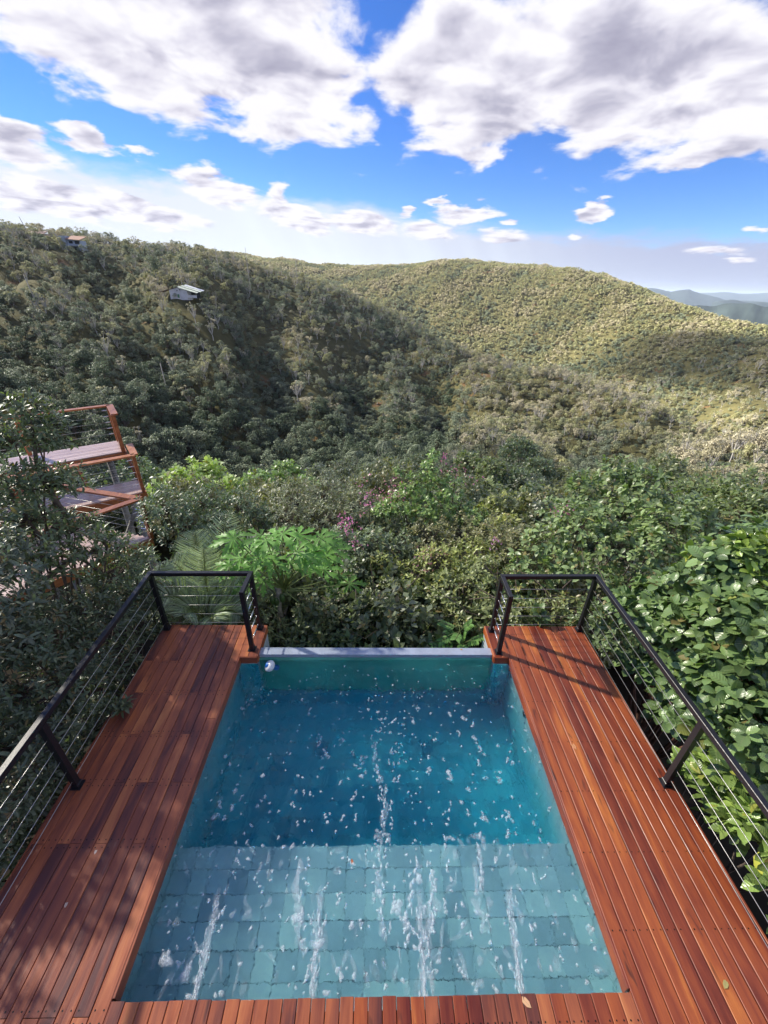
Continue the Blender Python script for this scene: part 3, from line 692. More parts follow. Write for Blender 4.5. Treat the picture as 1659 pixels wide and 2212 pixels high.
def sample_hills():
    """every tree on the hills: position, kind, size, tone"""
    g = np.random.default_rng(21); rows = []
    def ring(r0, r1, a0, a1, area):
        n = int((r1*r1-r0*r0)*.5*math.radians(a1-a0)/area); r = np.sqrt(g.uniform(r0*r0, r1*r1, n)); a = np.radians(g.uniform(a0, a1, n))
        return r*np.sin(a), r*np.cos(a), r
    sets = [ring(30, 75, -58, 60, 3.4), ring(75, 150, -56, 58, 4.4), ring(150, 335, -54, 56, 6.0), ring(335, 900, -30, 56, 4.6)]
    x = np.concatenate([s[0] for s in sets]); y = np.concatenate([s[1] for s in sets]); r = np.concatenate([s[2] for s in sets])
    z = ground_z(x, y); e = 6.0
    gx_ = (ground_z(x+e, y)-ground_z(x-e, y))/(2*e); gy_ = (ground_z(x, y+e)-ground_z(x, y-e))/(2*e)
    e2 = 14.0; zav = (ground_z(x+e2, y)+ground_z(x-e2, y)+ground_z(x, y+e2)+ground_z(x, y-e2))/4
    hollow = np.clip((zav-z)/1.6, -1, 1)                    # gullies grow taller, greener trees
    az_ = np.degrees(np.arctan2(x, y)); patch = _fbm(x, y, 75, 8); patch2 = _fbm(x, y, 26, 9)
    # what actually faces the terrace
    vis = np.ones(len(x), bool)
    X, Y, Z = np.zeros(len(x)), np.zeros(len(x)), np.zeros(len(x))
    d = np.stack([x, y, z+3-CAM_H], 1); zc = d @ FW; X = 829.5+FPX*(d @ RT)/zc; Y = 1106-FPX*(d @ UP)/zc
    vis &= (zc > 0) & (X > -170) & (X < 1830) & (Y < 1500)
    o = Vector((0, 0, CAM_H))
    for i in np.where(vis)[0]:
        tgt = Vector((x[i], y[i], z[i]+5.5)); dd = tgt-o; L = dd.length
        hit = TERR.ray_cast(o, dd/L, L-3)
        if hit[0] is not None: vis[i] = False
    return [np.asarray(v)[vis] for v in (x, y, z, r, hollow, az_, patch, patch2, X, Y, zc)]
hx, hy, hz, hr, hol, haz, hp, hp2, hX, hY, hZc = sample_hills()
g = np.random.default_rng(5); nH = len(hx)
rnd = g.random(nH); kind = np.empty(nH, object); size = np.ones(nH); tone = np.full(nH, .4)
far = hr > 330
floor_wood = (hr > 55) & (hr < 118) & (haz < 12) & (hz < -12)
for i in range(nH):
    if far[i]:
        kind[i] = 'far'; gully = hol[i]
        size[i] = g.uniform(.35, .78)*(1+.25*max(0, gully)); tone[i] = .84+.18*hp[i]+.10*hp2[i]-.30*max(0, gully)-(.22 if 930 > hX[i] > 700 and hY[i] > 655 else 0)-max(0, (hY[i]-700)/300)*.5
        continue
    wet = hol[i]*.8+.25*hp2[i]
    if hr[i] < 75: tone[i] = .52+.2*hp2[i]+g.normal(0, .1)
    else: tone[i] = .64+.22*hp[i]+.14*hp2[i]-.30*max(0, wet)+g.normal(0, .10)
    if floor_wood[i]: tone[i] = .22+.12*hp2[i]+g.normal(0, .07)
    if 820 < hX[i] < 1190 and 110 < hr[i] < 235 and hX[i] < 830+(hY[i]-720)*1.35: tone[i] -= .22  # shade of the gully before the spur painted into the tone
    if hX[i] < 250 and 600 < hY[i] < 800 and hX[i] < 250-(abs(hY[i]-700))*1.2: tone[i] -= .26  # dark wood, with the left gully's shade painted into its tone
    if 680 < hX[i] < 1000 and -8 < (hY[i]-(600+(hX[i]-680)*.5)) < 95: tone[i] -= .16  # shaded lee below the crest painted into the tone
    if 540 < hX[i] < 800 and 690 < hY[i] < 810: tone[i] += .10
    q = rnd[i]
    if floor_wood[i]: kind[i] = 'dense' if q < .55 else ('round' if q < .97 else 'pale')
    elif wet > .25: kind[i] = 'dense' if q < .45 else ('round' if q < .9 else 'bush')
    else: kind[i] = 'round' if q < .25 else 'open' if q < .62 else 'pale' if q < .72 else 'bush' if q < .92 else 'dense'
    size[i] = (.42+.62*g.random()**1.6)*(.70 if hr[i] < 75 else 1.0)
    if hX[i] > 1380 and hr[i] < 125: tone[i] += .02
    if kind[i] == 'pale': tone[i] += .2
    if kind[i] == 'open': tone[i] += .08
    if kind[i] == 'dense' and not floor_wood[i]: size[i] *= .72
    if hX[i] > 980 and hr[i] > 45 and not (hr[i] > 240 and hY[i] > 770): tone[i] += .22                       # straw tint plus a sunlit lift painted on the eastern spurs
# thin out: open grassy patches on the drier faces, a clearing in the far valley
drop = (hp2 > .42) & (g.random(nH) < .75) & (hr < 330) & (~floor_wood) & (hr > 80)
drop |= (hX > 540) & (hX < 800) & (hY > 690) & (hY < 815) & (hr < 230) & (g.random(nH) < .55)
drop |= (hX > 1500) & (hY > 815) & (hY < 890) & (hr > 215) & (g.random(nH) < .55)
drop |= (np.hypot(hX-405, hY-632) < 30) & (hr < 260) & (hr > 150) | (np.abs(hX-410) < 34) & (hY > 604) & (hY < 628) & (hr < 165)
drop |= (np.hypot(hX-165, hY-520) < 14) & (hr < 245) & (hr > 205)
keep_i = np.where(~drop)[0]
# the largest in view stand as single trees, the rest as one mass of growth
heights = {'round': 4.6, 'dense': 6.5, 'open': 4.8, 'pale': 6.0, 'bush': 1.8, 'far': 4.2}
app = np.array([heights[kind[i]]*size[i]/hZc[i] for i in range(nH)])
inview = (hX > 15) & (hX < 1645) & (hY > 300) & (hY < 1010)
cand = [i for i in keep_i if inview[i] and kind[i] != 'far' and kind[i] != 'bush' and hr[i] > 34]
cand.sort(key=lambda i: -app[i]); single_set = set(cand[:235])

def hill_tree(name, kd, var, x, y, z, s, rot, tn, label, cat='tree', group=None):
    root = link(name, None, loc=(x, y, z)); root.rotation_euler = (0, 0, rot); root.scale = (s, s, s*R.uniform(.9, 1.15)); thing(root, label, cat, group)
    tm, cm, _ = PROTO[kd][var]
    a = link('trunk', tm, root); b = link('crown', cm, root); b['tone'] = float(min(1, max(0, tn)))
    return root
LANDMARKS = [('white house', 398, 622), ('red-roofed house', 160, 522), ('bamboo clumps', 320, 588), ('wooden platform corner', 232, 880), ('pale flat-topped tree', 440, 1022), ('leftmost valley palm', 772, 912), ('tall straight palm', 832, 890), ('leaning palm', 985, 940), ('short half-hidden palm', 905, 925),
             ('creeper-covered shrub', 935, 990), ('dark rounded slope tree', 1120, 965), ('olive spreading tree', 1260, 1005), ('white stake', 352, 795), ('leaning pole', 73, 620), ('candelabra tree', 395, 775), ('papaya tree', 612, 1180), ('feather palm', 480, 1150), ('large bushy tree', 1280, 1180), ('broad-leaved tree', 1560, 1300), ('platform pillars', 300, 1080), ('light olive border tree', 1610, 1010)]
DIRS = ['right of', 'up and right of', 'straight above', 'up and left of', 'left of', 'down and left of', 'straight below', 'down and right of']
ORD = ['nearest', 'second nearest', 'third nearest', 'fourth nearest', 'fifth nearest', 'sixth nearest', 'seventh nearest', 'eighth nearest', 'ninth nearest', 'tenth nearest', 'eleventh nearest', 'twelfth nearest', 'thirteenth nearest', 'fourteenth nearest', 'fifteenth nearest', 'sixteenth nearest', 'seventeenth nearest', 'eighteenth nearest']
def place_labels(items, suffix):
    """items: (key, px, py, look); a label from the look and the nearest landmark, ranked among its like"""
    bins = {}
    for key, px, py, look in items:
        nm_, lx, ly = min(LANDMARKS, key=lambda L: (L[1]-px)**2+((L[2]-py)*1.3)**2); d = math.hypot(px-lx, py-ly)
        k = int(round(math.atan2(ly-py, px-lx)/(math.pi/4))) % 8; bins.setdefault((nm_, k, look), []).append((d, key))
    out = {}
    for (nm_, k, look), L in bins.items():
        L.sort()
        for r_, (d, key) in enumerate(L): out[key] = '%s%s, %s%s the %s' % (look, suffix, (ORD[min(r_, len(ORD)-1)]+' ') if len(L) > 1 else '', DIRS[k], nm_)
    return out
LAB = {('dense', 0): ('dense_tree', 'tall dense dark green tree in the wood at the valley bottom', 'dense trees of the valley wood'), ('round', 0): ('round_tree', 'small round dark green tree in the wood at the valley bottom', 'round trees of the valley wood'),
       ('pale', 0): ('slender_tree', 'slender thin-crowned pale tree rising in the wood at the valley bottom', 'slender trees of the valley wood'), ('open', 0): ('open_tree', 'open-crowned tree in the wood at the valley bottom', 'open trees of the valley wood'),
       ('dense', 1): ('dense_tree', 'dense bushy green tree on the shaded slope of the near hill', 'dense trees of the near hill'), ('round', 1): ('round_tree', 'small round olive tree on the shaded slope of the near hill', 'round trees of the near hill'),
       ('open', 1): ('open_tree', 'flat open-crowned grey-green tree with bare limbs on the near hill', 'open trees of the near hill'), ('pale', 1): ('pale_tree', 'pale thin tree with bare whitish branches on the near hill', 'pale trees of the near hill'),
       ('dense', 2): ('dense_tree', 'dense tree on the sunlit shoulder beyond the terrace shrubs', 'dense trees of the sunlit shoulder'), ('round', 2): ('round_tree', 'round yellow-green tree on the sunlit shoulder beyond the terrace shrubs', 'round trees of the sunlit shoulder'),
       ('open', 2): ('open_tree', 'open straw-coloured tree on the sunlit shoulder beyond the terrace shrubs', 'open trees of the sunlit shoulder'), ('pale', 2): ('pale_tree', 'pale bare-branched tree on the sunlit shoulder beyond the terrace shrubs', 'pale trees of the sunlit shoulder')}
def look_of(i):
    tn = 'dark green' if tone[i] < .22 else 'mid green' if tone[i] < .42 else 'grey-green' if tone[i] < .62 else 'pale olive'
    return tn+' '+{'dense': 'dense', 'round': 'round', 'open': 'open-crowned', 'pale': 'thin bare-limbed'}[kind[i]]+' tree'
own = place_labels([(i, hX[i], hY[i], look_of(i)) for i in sorted(single_set)], '')
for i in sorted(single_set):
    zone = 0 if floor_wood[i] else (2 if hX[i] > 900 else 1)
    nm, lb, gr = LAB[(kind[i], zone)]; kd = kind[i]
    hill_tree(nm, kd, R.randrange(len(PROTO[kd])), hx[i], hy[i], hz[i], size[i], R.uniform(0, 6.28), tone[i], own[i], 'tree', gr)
# single trees that the photo picks out by themselves
def tree_at(name, kd, px, py, r, s, tn, label, cat='tree', var=0, group=None):
    p = at(px, py, r); z = float(ground_z(p[0], p[1])[0])
    return hill_tree(name, kd, var % len(PROTO[kd]), p[0], p[1], z, s, R.uniform(0, 6.28), tn, label, cat, group)
tree_at('bamboo_clump', 'bamboo', 268, 590, 178, 1.15, .30, 'leftmost bright green bamboo clump above the white house', 'bamboo', 0)
tree_at('bamboo_clump', 'bamboo', 335, 585, 184, 1.25, .22, 'middle dark green bamboo clump above the white house', 'bamboo', 1)
tree_at('bamboo_clump', 'bamboo', 400, 588, 186, 1.0, .42, 'yellowish bamboo clump directly behind the white house roof', 'bamboo', 0)
tree_at('bamboo_clump', 'bamboo', 440, 596, 180, .9, .36, 'small bamboo clump right of the white house roof', 'bamboo', 1)
for px, py, r, s, lb in [(232, 838, 98, 1.05, 'bare pale branching tree low on the near hill, left of its neighbours'), (282, 880, 88, .9, 'bare pale tree just above the wooden viewing platform'), (395, 800, 112, .9, 'small pale candelabra tree standing alone mid-slope'),
                         (360, 745, 126, 1.1, 'tall pale twin-stemmed tree on the open slope below the white house'), (455, 700, 140, .95, 'pale tree to the lower right of the white house'), (520, 715, 140, .9, 'pale tree on the grassy patch right of the white house'),
                         (640, 700, 165, .9, 'pale tree on the upper open slope near the hill shoulder'), (318, 880, 90, .7, 'thin pale tree right of the platform railing post')]:
    tree_at('pale_tree', 'pale', px, py, r, s, .95, lb, 'tree', px % 3)
for k, (px, py, s_, kd, lb) in enumerate([(365, 668, .62, 'open', 'pale open tree in front of the left wall of the white house'), (388, 672, .5, 'round', 'small round tree in front of the white house door'), (418, 668, .55, 'open', 'open tree in front of the white house parapet'), (440, 662, .6, 'round', 'round tree at the right corner of the white house'), (350, 655, .6, 'dense', 'dense tree at the shed left of the white house')]):
    tree_at('house_side_tree', kd, px, py, 149, s_, .6, lb, 'tree', k)
for px, py, r, s, lb in [(772, 985, 80, 1.0, 'palm with a pale drooping crown, leftmost of the valley palms'), (832, 965, 84, 1.05, 'tall palm with a straight pale trunk in the valley wood'), (905, 975, 78, .9, 'short palm half hidden in the valley wood'),
                         (985, 985, 66, .8, 'leaning palm on the right of the valley palms'), (432, 1000, 62, .6, 'small palm above the pale green treetop'), (452, 975, 72, .6, 'small dark palm among the trees behind the wooden platform'), (1298, 770, 330, 1.0, 'far palm in the shaded valley under the far ridge')]:
    tree_at('palm_tree', 'palm', px, py, r, s, .42, lb, 'palm', px % 2)

rest = [i for i in keep_i if i not in single_set]
# low growth between the trees
def low_growth():
    gg = np.random.default_rng(31); out = []
    for r0, r1, a0, a1, area in [(26, 75, -58, 60, 2.2), (75, 150, -56, 58, 4.5), (150, 330, -54, 56, 13.0)]:
        n = int((r1*r1-r0*r0)*.5*math.radians(a1-a0)/area); r = np.sqrt(gg.uniform(r0*r0, r1*r1, n)); a = np.radians(gg.uniform(a0, a1, n)); out.append(np.stack([r*np.sin(a), r*np.cos(a)], 1))
    q = np.vstack(out); p2 = _fbm(q[:, 0], q[:, 1], 26, 9); ok = (p2 < .45) | (gg.random(len(q)) < .35)
    q = q[ok]; p2 = p2[ok]; return q, ground_z(q[:, 0], q[:, 1]), gg.uniform(.35, .9, len(q)), np.clip(.42+.2*p2+gg.normal(0, .12, len(q)), 0, 1)
lq, lz, ls, lt = low_growth()
def scatter(name, pos, var, scl, rot, tn):
    me = bpy.data.meshes.new(name); me.vertices.add(len(pos)); me.vertices.foreach_set('co', np.asarray(pos, np.float32).ravel())
    for nm_, ty, arr in (('variant', 'INT', np.asarray(var, np.int32)), ('size', 'FLOAT', np.asarray(scl, np.float32)), ('turn', 'FLOAT', np.asarray(rot, np.float32)), ('wide', 'FLOAT', np.random.default_rng(3).uniform(.78, 1.3, len(pos)).astype(np.float32)), ('lean', 'FLOAT', np.random.default_rng(4).normal(0, .10, len(pos)).astype(np.float32)), ('tone', 'FLOAT', np.asarray(tn, np.float32))):
        a = me.attributes.new(nm_, ty, 'POINT'); a.data.foreach_set('value', arr)
    me.update(); o = stuff(link(name, me))
    gt = bpy.data.node_groups.new(name, 'GeometryNodeTree')
    gt.interface.new_socket('Geometry', in_out='INPUT', socket_type='NodeSocketGeometry'); gt.interface.new_socket('Geometry', in_out='OUTPUT', socket_type='NodeSocketGeometry')
    t = NT(gt); gi = t.node('NodeGroupInput'); go = t.node('NodeGroupOutput'); ip = t.node('GeometryNodeInstanceOnPoints')
    ci = t.node('GeometryNodeCollectionInfo'); ci.inputs['Collection'].default_value = proto_col; ci.inputs['Separate Children'].default_value = True; ci.inputs['Reset Children'].default_value = True
    def attr(nm_, ty):
        n_ = t.node('GeometryNodeInputNamedAttribute', data_type=ty); n_.inputs['Name'].default_value = nm_; return n_.outputs['Attribute']
    t.l.new(gi.outputs[0], ip.inputs['Points']); t.l.new(ci.outputs[0], ip.inputs['Instance']); ip.inputs['Pick Instance'].default_value = True
    t.l.new(attr('variant', 'INT'), ip.inputs['Instance Index']); t.l.new(t.comb(attr('lean', 'FLOAT'), 0, attr('turn', 'FLOAT')), ip.inputs['Rotation']); s_ = attr('size', 'FLOAT')
    sw_ = t.m('MULTIPLY', s_, attr('wide', 'FLOAT')); t.l.new(t.comb(sw_, sw_, s_), ip.inputs['Scale']); t.l.new(ip.outputs[0], go.inputs[0])
    md = o.modifiers.new('growth', 'NODES'); md.node_group = gt
    return o
var = [PROTO[kind[i]][int(g.integers(len(PROTO[kind[i]])))][2] for i in rest]
bv = [PROTO['bush'][int(g.integers(3))][2] for _ in lq]
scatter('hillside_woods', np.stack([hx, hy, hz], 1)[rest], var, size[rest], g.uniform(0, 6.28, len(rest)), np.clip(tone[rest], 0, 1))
scatter('undergrowth', np.column_stack([lq, lz-.1]), bv, ls, g.uniform(0, 6.28, len(lq)), lt)

# ------------------------------------------------------------------ unseen clouds added to shade terrace, hillside, gully and valley
def shade_cloud_mesh(name, blobs, base, seed, body):
    """one closed body: lumpy top over a flatter base, its outline the union of the blobs"""
    B = np.array(blobs, float); st = 9.0
    xs = np.arange((B[:, 0]-B[:, 2]).min()-40, (B[:, 0]+B[:, 2]).max()+40, st); ys = np.arange((B[:, 1]-B[:, 2]).min()-40, (B[:, 1]+B[:, 2]).max()+40, st)
    GX, GY = np.meshgrid(xs, ys, indexing='ij'); wob = _fbm(GX, GY, 60, seed)*.16+_fbm(GX, GY, 22, seed+1)*.07
    m_ = np.max(1-np.sqrt((GX[..., None]-B[:, 0])**2+(GY[..., None]-B[:, 1])**2)/B[:, 2], axis=-1)+wob
    hgt = np.sqrt(np.clip(m_, 0, 1))*70+np.clip(m_, 0, .3)*40*_fbm(GX, GY, 30, seed+2); V, F, idx = [], [], {}
    inn = m_ > 0; n0, n1 = GX.shape
    for i in range(n0):
        for j in range(n1):
            if inn[max(0, i-1):i+2, max(0, j-1):j+2].any():
                idx[i, j] = len(V); V += [(GX[i, j], GY[i, j], base+max(0, hgt[i, j])), (GX[i, j], GY[i, j], base-.25-max(0, hgt[i, j])*.18)]
    for (i, j) in idx:
        q = [(i, j), (i+1, j), (i+1, j+1), (i, j+1)]
        if all(k in idx for k in q) and any(inn[k] for k in q):
            a_ = [idx[k] for k in q]; F += [tuple(a_), tuple(k+1 for k in reversed(a_))]
    me = bpy.data.meshes.new(name); me.from_pydata(V, [], F); me.update(); me.polygons.foreach_set('use_smooth', np.ones(len(F), bool))
    cm_ = simple('shade_cloud_white', (.88, .88, .90), 1.0, 0, .03, .02, spec=0); t = NT(cm_.node_tree)
    tp = t.node('ShaderNodeBsdfTransparent'); mx = t.node('ShaderNodeMixShader'); mx.inputs[0].default_value = body      # thin enough to let some sun through
    t.l.new(tp.outputs[0], mx.inputs[1]); t.l.new(t.n['Principled BSDF'].outputs[0], mx.inputs[2]); t.l.new(mx.outputs[0], t.n['Material Output'].inputs['Surface'])
    return structure(link(name, me, mat=cm_))
ALT = 520.0; off = SUN_DIR/SUN_DIR[2]*ALT
NEAR_SHADE = [(-6, 4, 34), (-40, 20, 42), (-10, 30, 30), (-30, -40, 60), (-90, 10, 60), (6, 12, 24), (2, 20, 16)]  # ground footprints that the added clouds are shaped to shade
def shade_at(rows): return [(*at(px, py, r)[:2], rad) for px, py, r, rad in rows]
HILLSIDE_SHADE = [(-75, 85, 52), (-45, 100, 45), (-120, 110, 80), (-70, 165, 75), (-150, 190, 95), (-60, 235, 68), (-90, 280, 70), (-20, 120, 32), (-12, 195, 40), (-190, 120, 80), (-14, 250, 38), (-30, 300, 40), (-210, 230, 80)]
GULLY_SHADE = shade_at([(830, 740, 225, 26), (900, 770, 215, 26), (960, 800, 195, 22), (1010, 840, 170, 20), (1060, 880, 155, 17), (1120, 915, 138, 15), (1170, 945, 120, 12), (850, 830, 170, 24), (930, 880, 140, 20)])
VALLEY_SHADE = shade_at([(1180, 790, 345, 24), (1260, 790, 350, 26), (1340, 800, 325, 28), (1420, 830, 300, 28), (1520, 800, 305, 26), (1600, 800, 295, 28), (1520, 880, 255, 26), (1600, 890, 240, 28), (1680, 850, 265, 30)])
shade_cloud_mesh('added_shade_cloud', [(x+off[0], y+off[1], r) for x, y, r in NEAR_SHADE], ALT, 4, .46)
shade_cloud_mesh('added_shade_cloud', [(x+off[0]*1.12, y+off[1]*1.12, r) for x, y, r in HILLSIDE_SHADE+GULLY_SHADE], ALT*1.12, 14, .27)
shade_cloud_mesh('added_shade_cloud', [(x+off[0]*1.05, y+off[1]*1.05, r) for x, y, r in VALLEY_SHADE], ALT*1.05, 24, .46)

# ------------------------------------------------------------------ houses and poles on the near hill
WHITEWASH = simple('whitewashed_wall', (.62, .62, .66), .85, 0, .12, .8)
SHEET = simple('pale_metal_sheet', (.62, .68, .56), .45, 0, .18, .35)
SHEET_W = simple('white_metal_sheet', (.74, .76, .78), .4, 0, .08, .35)
DARKOPEN = simple('dark_opening', (.02, .022, .025), .6)
GREEN_PAINT = simple('green_paint', (.07, .20, .11), .6)
TILE_RED = simple('red_roof_tile', (.27, .13, .09), .8, 0, .25, 1.2)
BROWN_ROOF = simple('brown_roof', (.16, .09, .08), .8, 0, .3, 1.0)
POLE = simple('weathered_pole', (.36, .34, .31), .9, 0, .2, 3)
def house_root(name, px, py, r, yaw, label, sc=.72, sink=0.0):
    p = at(px, py, r); z = float(ground_z(p[0], p[1])[0]); o = link(name, None, loc=(p[0], p[1], z-.3-sink)); o.rotation_euler = (0, 0, yaw); o.scale = (sc, sc, sc); return thing(o, label, 'house')
def slab(p, q, r_, s, th=.12):
    """sloping roof sheet through four corners"""
    mb = MB(); P = [Vector(v) for v in (p, q, r_, s)]; n = (P[1]-P[0]).cross(P[3]-P[0]).normalized()*th
    return mb.add([*P, *[v+n for v in P]], [(3, 2, 1, 0), (4, 5, 6, 7), (0, 1, 5, 4), (1, 2, 6, 5), (2, 3, 7, 6), (3, 0, 4, 7)])
h = house_root('white_house', 398, 634, 158, math.radians(-4), 'white house with a pale striped metal roof among trees on the near hill', .60, -.4)
wl = MB(); wl.bar((-5.0, -2.6, 0), (-5.0, -2.6, 3.6), 0.01, 0.01); wl = MB()
wl.add([(-6.2, -3, -1.5), (-1.2, -3, -1.5), (-1.2, 3, -1.5), (-6.2, 3, -1.5), (-6.2, -3, 3.0), (-1.2, -3, 4.2), (-1.2, 3, 4.2), (-6.2, 3, 3.0)], [(0, 1, 5, 4), (1, 2, 6, 5), (2, 3, 7, 6), (3, 0, 4, 7), (4, 5, 6, 7), (3, 2, 1, 0)])
wl.obj('wall', WHITEWASH, h)
w2 = MB(); w2.add([(-1.19, -2.9, -1.5), (3.0, -2.9, -1.5), (3.0, 2.9, -1.5), (-1.19, 2.9, -1.5), (-1.19, -2.9, 4.15), (3.0, -2.9, 3.0), (3.0, 2.9, 3.0), (-1.19, 2.9, 4.15)], [(0, 1, 5, 4), (1, 2, 6, 5), (2, 3, 7, 6), (3, 0, 4, 7), (4, 5, 6, 7), (3, 2, 1, 0)])
w2.obj('wall', WHITEWASH, h)
MB().box((5.3, -2.6, .2), (4.6, .2, 1.2)).obj('parapet', WHITEWASH, h)
MB().box((5.3, 1.5, .9), (4.6, .2, 3.2)).obj('veranda_back', DARKOPEN, h)
for x in (4.4, 7.4): MB().box((x, -2.6, 1.5), (.18, .18, 1.9)).obj('post', POLE, h)
slab((-1.6, -3.5, 4.25), (8.2, -3.5, 1.75), (8.2, -1.0, 2.1), (-1.6, -1.0, 4.75)).obj('roof_sheet', SHEET, h)
slab((-1.0, -.6, 4.72), (8.8, -.6, 2.2), (8.8, 1.6, 2.55), (-1.0, 1.6, 5.15)).obj('roof_sheet', SHEET, h)
slab((-.4, 1.9, 5.1), (9.2, 1.9, 2.6), (9.2, 4.0, 2.95), (-.4, 4.0, 5.5)).obj('roof_sheet', SHEET_W, h)
slab((-6.8, -3.4, 2.95), (-1.15, -3.4, 4.35), (-1.15, 3.4, 4.35), (-6.8, 3.4, 2.95)).obj('roof_sheet', BROWN_ROOF, h)
slab((-12.5, -2.2, 1.8), (-6.9, -2.2, 3.0), (-6.9, 2.8, 3.0), (-12.5, 2.8, 1.8)).obj('shed_roof', BROWN_ROOF, h)
for x in (-12, -9.5): MB().box((x, -2, .2), (.15, .15, 3.4)).obj('post', POLE, h)
for x, z in ((-2.0, 2.7), (-.45, 3.2)):
    f = MB().box((x, -3.06, z), (.7, .10, .6)).obj('window', WHITEWASH, h); MB().box((x, -3.12, z), (.5, .04, .42)).obj('pane', DARKOPEN, f)
MB().box((-1.75, -3.07, .3), (.9, .08, 1.6)).obj('door', GREEN_PAINT, h)
h = house_root('red_roofed_house', 160, 536, 226, math.radians(-8), 'grey-blue two-storey house with a red tiled roof near the hill crest')
GREYBLUE = simple('grey_blue_wall', (.36, .42, .52), .85, 0, .12, .6)
MB().box((-3.4, 0, 2.2), (3.6, 5, 8.4)).obj('wall', GREYBLUE, h); MB().box((2.2, .5, 1.4), (7.4, 4.4, 6.0)).obj('wall', GREYBLUE, h)
slab((-1.5, -3.2, 4.8), (7.0, -3.2, 4.4), (7.0, 2.8, 6.4), (-1.5, 2.8, 6.8)).obj('roof', TILE_RED, h)
for x, z, ww, hh in ((.6, 3.6, 2.2, 1.2), (4.2, 3.4, 2.6, 1.5), (2.0, .7, 2.4, 1.4)):
    f = MB().box((x, -1.76, z), (ww+.3, .12, hh+.3)).obj('window', GREYBLUE, h); MB().box((x, -1.84, z), (ww, .06, hh)).obj('pane', DARKOPEN, f)
MB().box((2.2, -2.6, 2.1), (7.4, 1.8, .5)).obj('balcony', GREYBLUE, h)
h = house_root('brown_roofed_house', 86, 515, 236, math.radians(-3), 'low house showing only its long brown roof at the far left crest')
MB().box((0, 0, .8), (9, 5, 4)).obj('wall', simple('tan_wall', (.36, .28, .22), .9), h)
slab((-5.4, -3.3, 2.7), (5.4, -3.3, 2.5), (5.4, .2, 3.9), (-5.4, .2, 4.1)).obj('roof', BROWN_ROOF, h); MB().box((-.2, -2.56, 1.6), (1.2, .1, 1.0)).obj('window', DARKOPEN, h)
for px, py, r, ln_, lean, lb in [(60, 500, 236, 9.5, -.16, 'tall pale pole leaning left against the sky at the hill crest'), (135, 535, 222, 10, -.18, 'tall pale pole left of the red-roofed house'), (365, 545, 225, 6.5, -.10, 'pale pole right of the red-roofed house'), (470, 553, 222, 6.5, -.10, 'thin pole on the upper slope above the bamboo'),
                              (533, 552, 226, 6.0, -.05, 'short thin pole beside another on the upper slope'), (640, 572, 255, 6.5, -.02, 'thin pole near the shoulder of the hill crest'), (73, 625, 160, 7, -.2, 'pale leaning pole on the left part of the near hill'), (352, 800, 118, 3.4, -.08, 'short white stake low on the near hill')]:
    p = at(px, py, r); z = float(ground_z(p[0], p[1])[0]); z0 = min(z, p[2])-.5
    o = MB().tube([(0, 0, 0), (lean*ln_*.5, 0, ln_*.5), (lean*ln_, 0, p[2]-z0+ln_*.5)], [.16, .13, .09], 6).obj('pole', POLE, None, True, (p[0], p[1], z0)); thing(o, lb, 'pole', 'thin poles on the near hill')

# ------------------------------------------------------------------ swimming pool
XL, XR, Y0, Y1, YE = -1.828, 1.9345, 0.912, 4.023, 4.62          # deck edges round the water
XWL, XWR = XL-.03, XR+.035                                      # pool walls, just under the boards
WZ, SHELF_Z, FLOOR_Z, SHELF_Y = -.15, -.47, -1.42, 1.985
WIN_L, WIN_R, WIN_Y = -1.585, 1.719, 4.11
pool = link('swimming_pool', None, loc=(0, 2.5, FLOOR_Z)); thing(pool, 'rectangular pool of green stone tiles sunk in the timber terrace', 'swimming pool')
def pchild(mb, name, mat, smooth=False):
    o = mb.obj(name, mat, pool, smooth); o.location = (0, -2.5, -FLOOR_Z); return o
PITCH_T = (XWR-XWL)/21
tile_me = []
for k in range(6):
    mb = MB(); gg = random.Random(k); s = PITCH_T*.5-gg.uniform(.0006, .0016); wob = [gg.uniform(-.003, .003) for _ in range(4)]
    c = [(-s, -s), (s, -s), (s, s), (-s, s)]; q = .0022
    mb.add([(x, y, -.02) for x, y in c] + [(x, y, -.002) for x, y in c] + [(x*(1-q/s), y*(1-q/s), .002+wob[i]) for i, (x, y) in enumerate(c)],
           [(i, (i+1) % 4, 4+(i+1) % 4, 4+i) for i in range(4)] + [(4+i, 4+(i+1) % 4, 8+(i+1) % 4, 8+i) for i in range(4)] + [(8, 9, 10, 11)])
    m_ = mb.mesh('tile'); m_.materials.append(STONE); tile_me.append(m_)
cnt = 0; overflow = MB()
def tile(x, y, z):
    global cnt
    if cnt < 298:
        o = link('tile', R.choice(tile_me), pool, (x, y-2.5, z-FLOOR_Z)); o.rotation_euler = (R.uniform(-.006, .006), R.uniform(-.006, .006), R.choice((0, 1, 2, 3))*math.pi/2+R.uniform(-.006, .006)); cnt += 1
    else: overflow.box((x, y, z-.008), (PITCH_T-.006, PITCH_T-.006, .02))
for j in range(7):
    for i in range(21): tile(XWL+(i+.5)*PITCH_T, SHELF_Y-PITCH_T*(j+.5), SHELF_Z+R.uniform(-.003, .003))
for j in range(12):
    for i in range(21): tile(XWL+(i+.5)*PITCH_T, SHELF_Y+PITCH_T*(j+.5), FLOOR_Z+R.uniform(-.003, .003))
walls = overflow
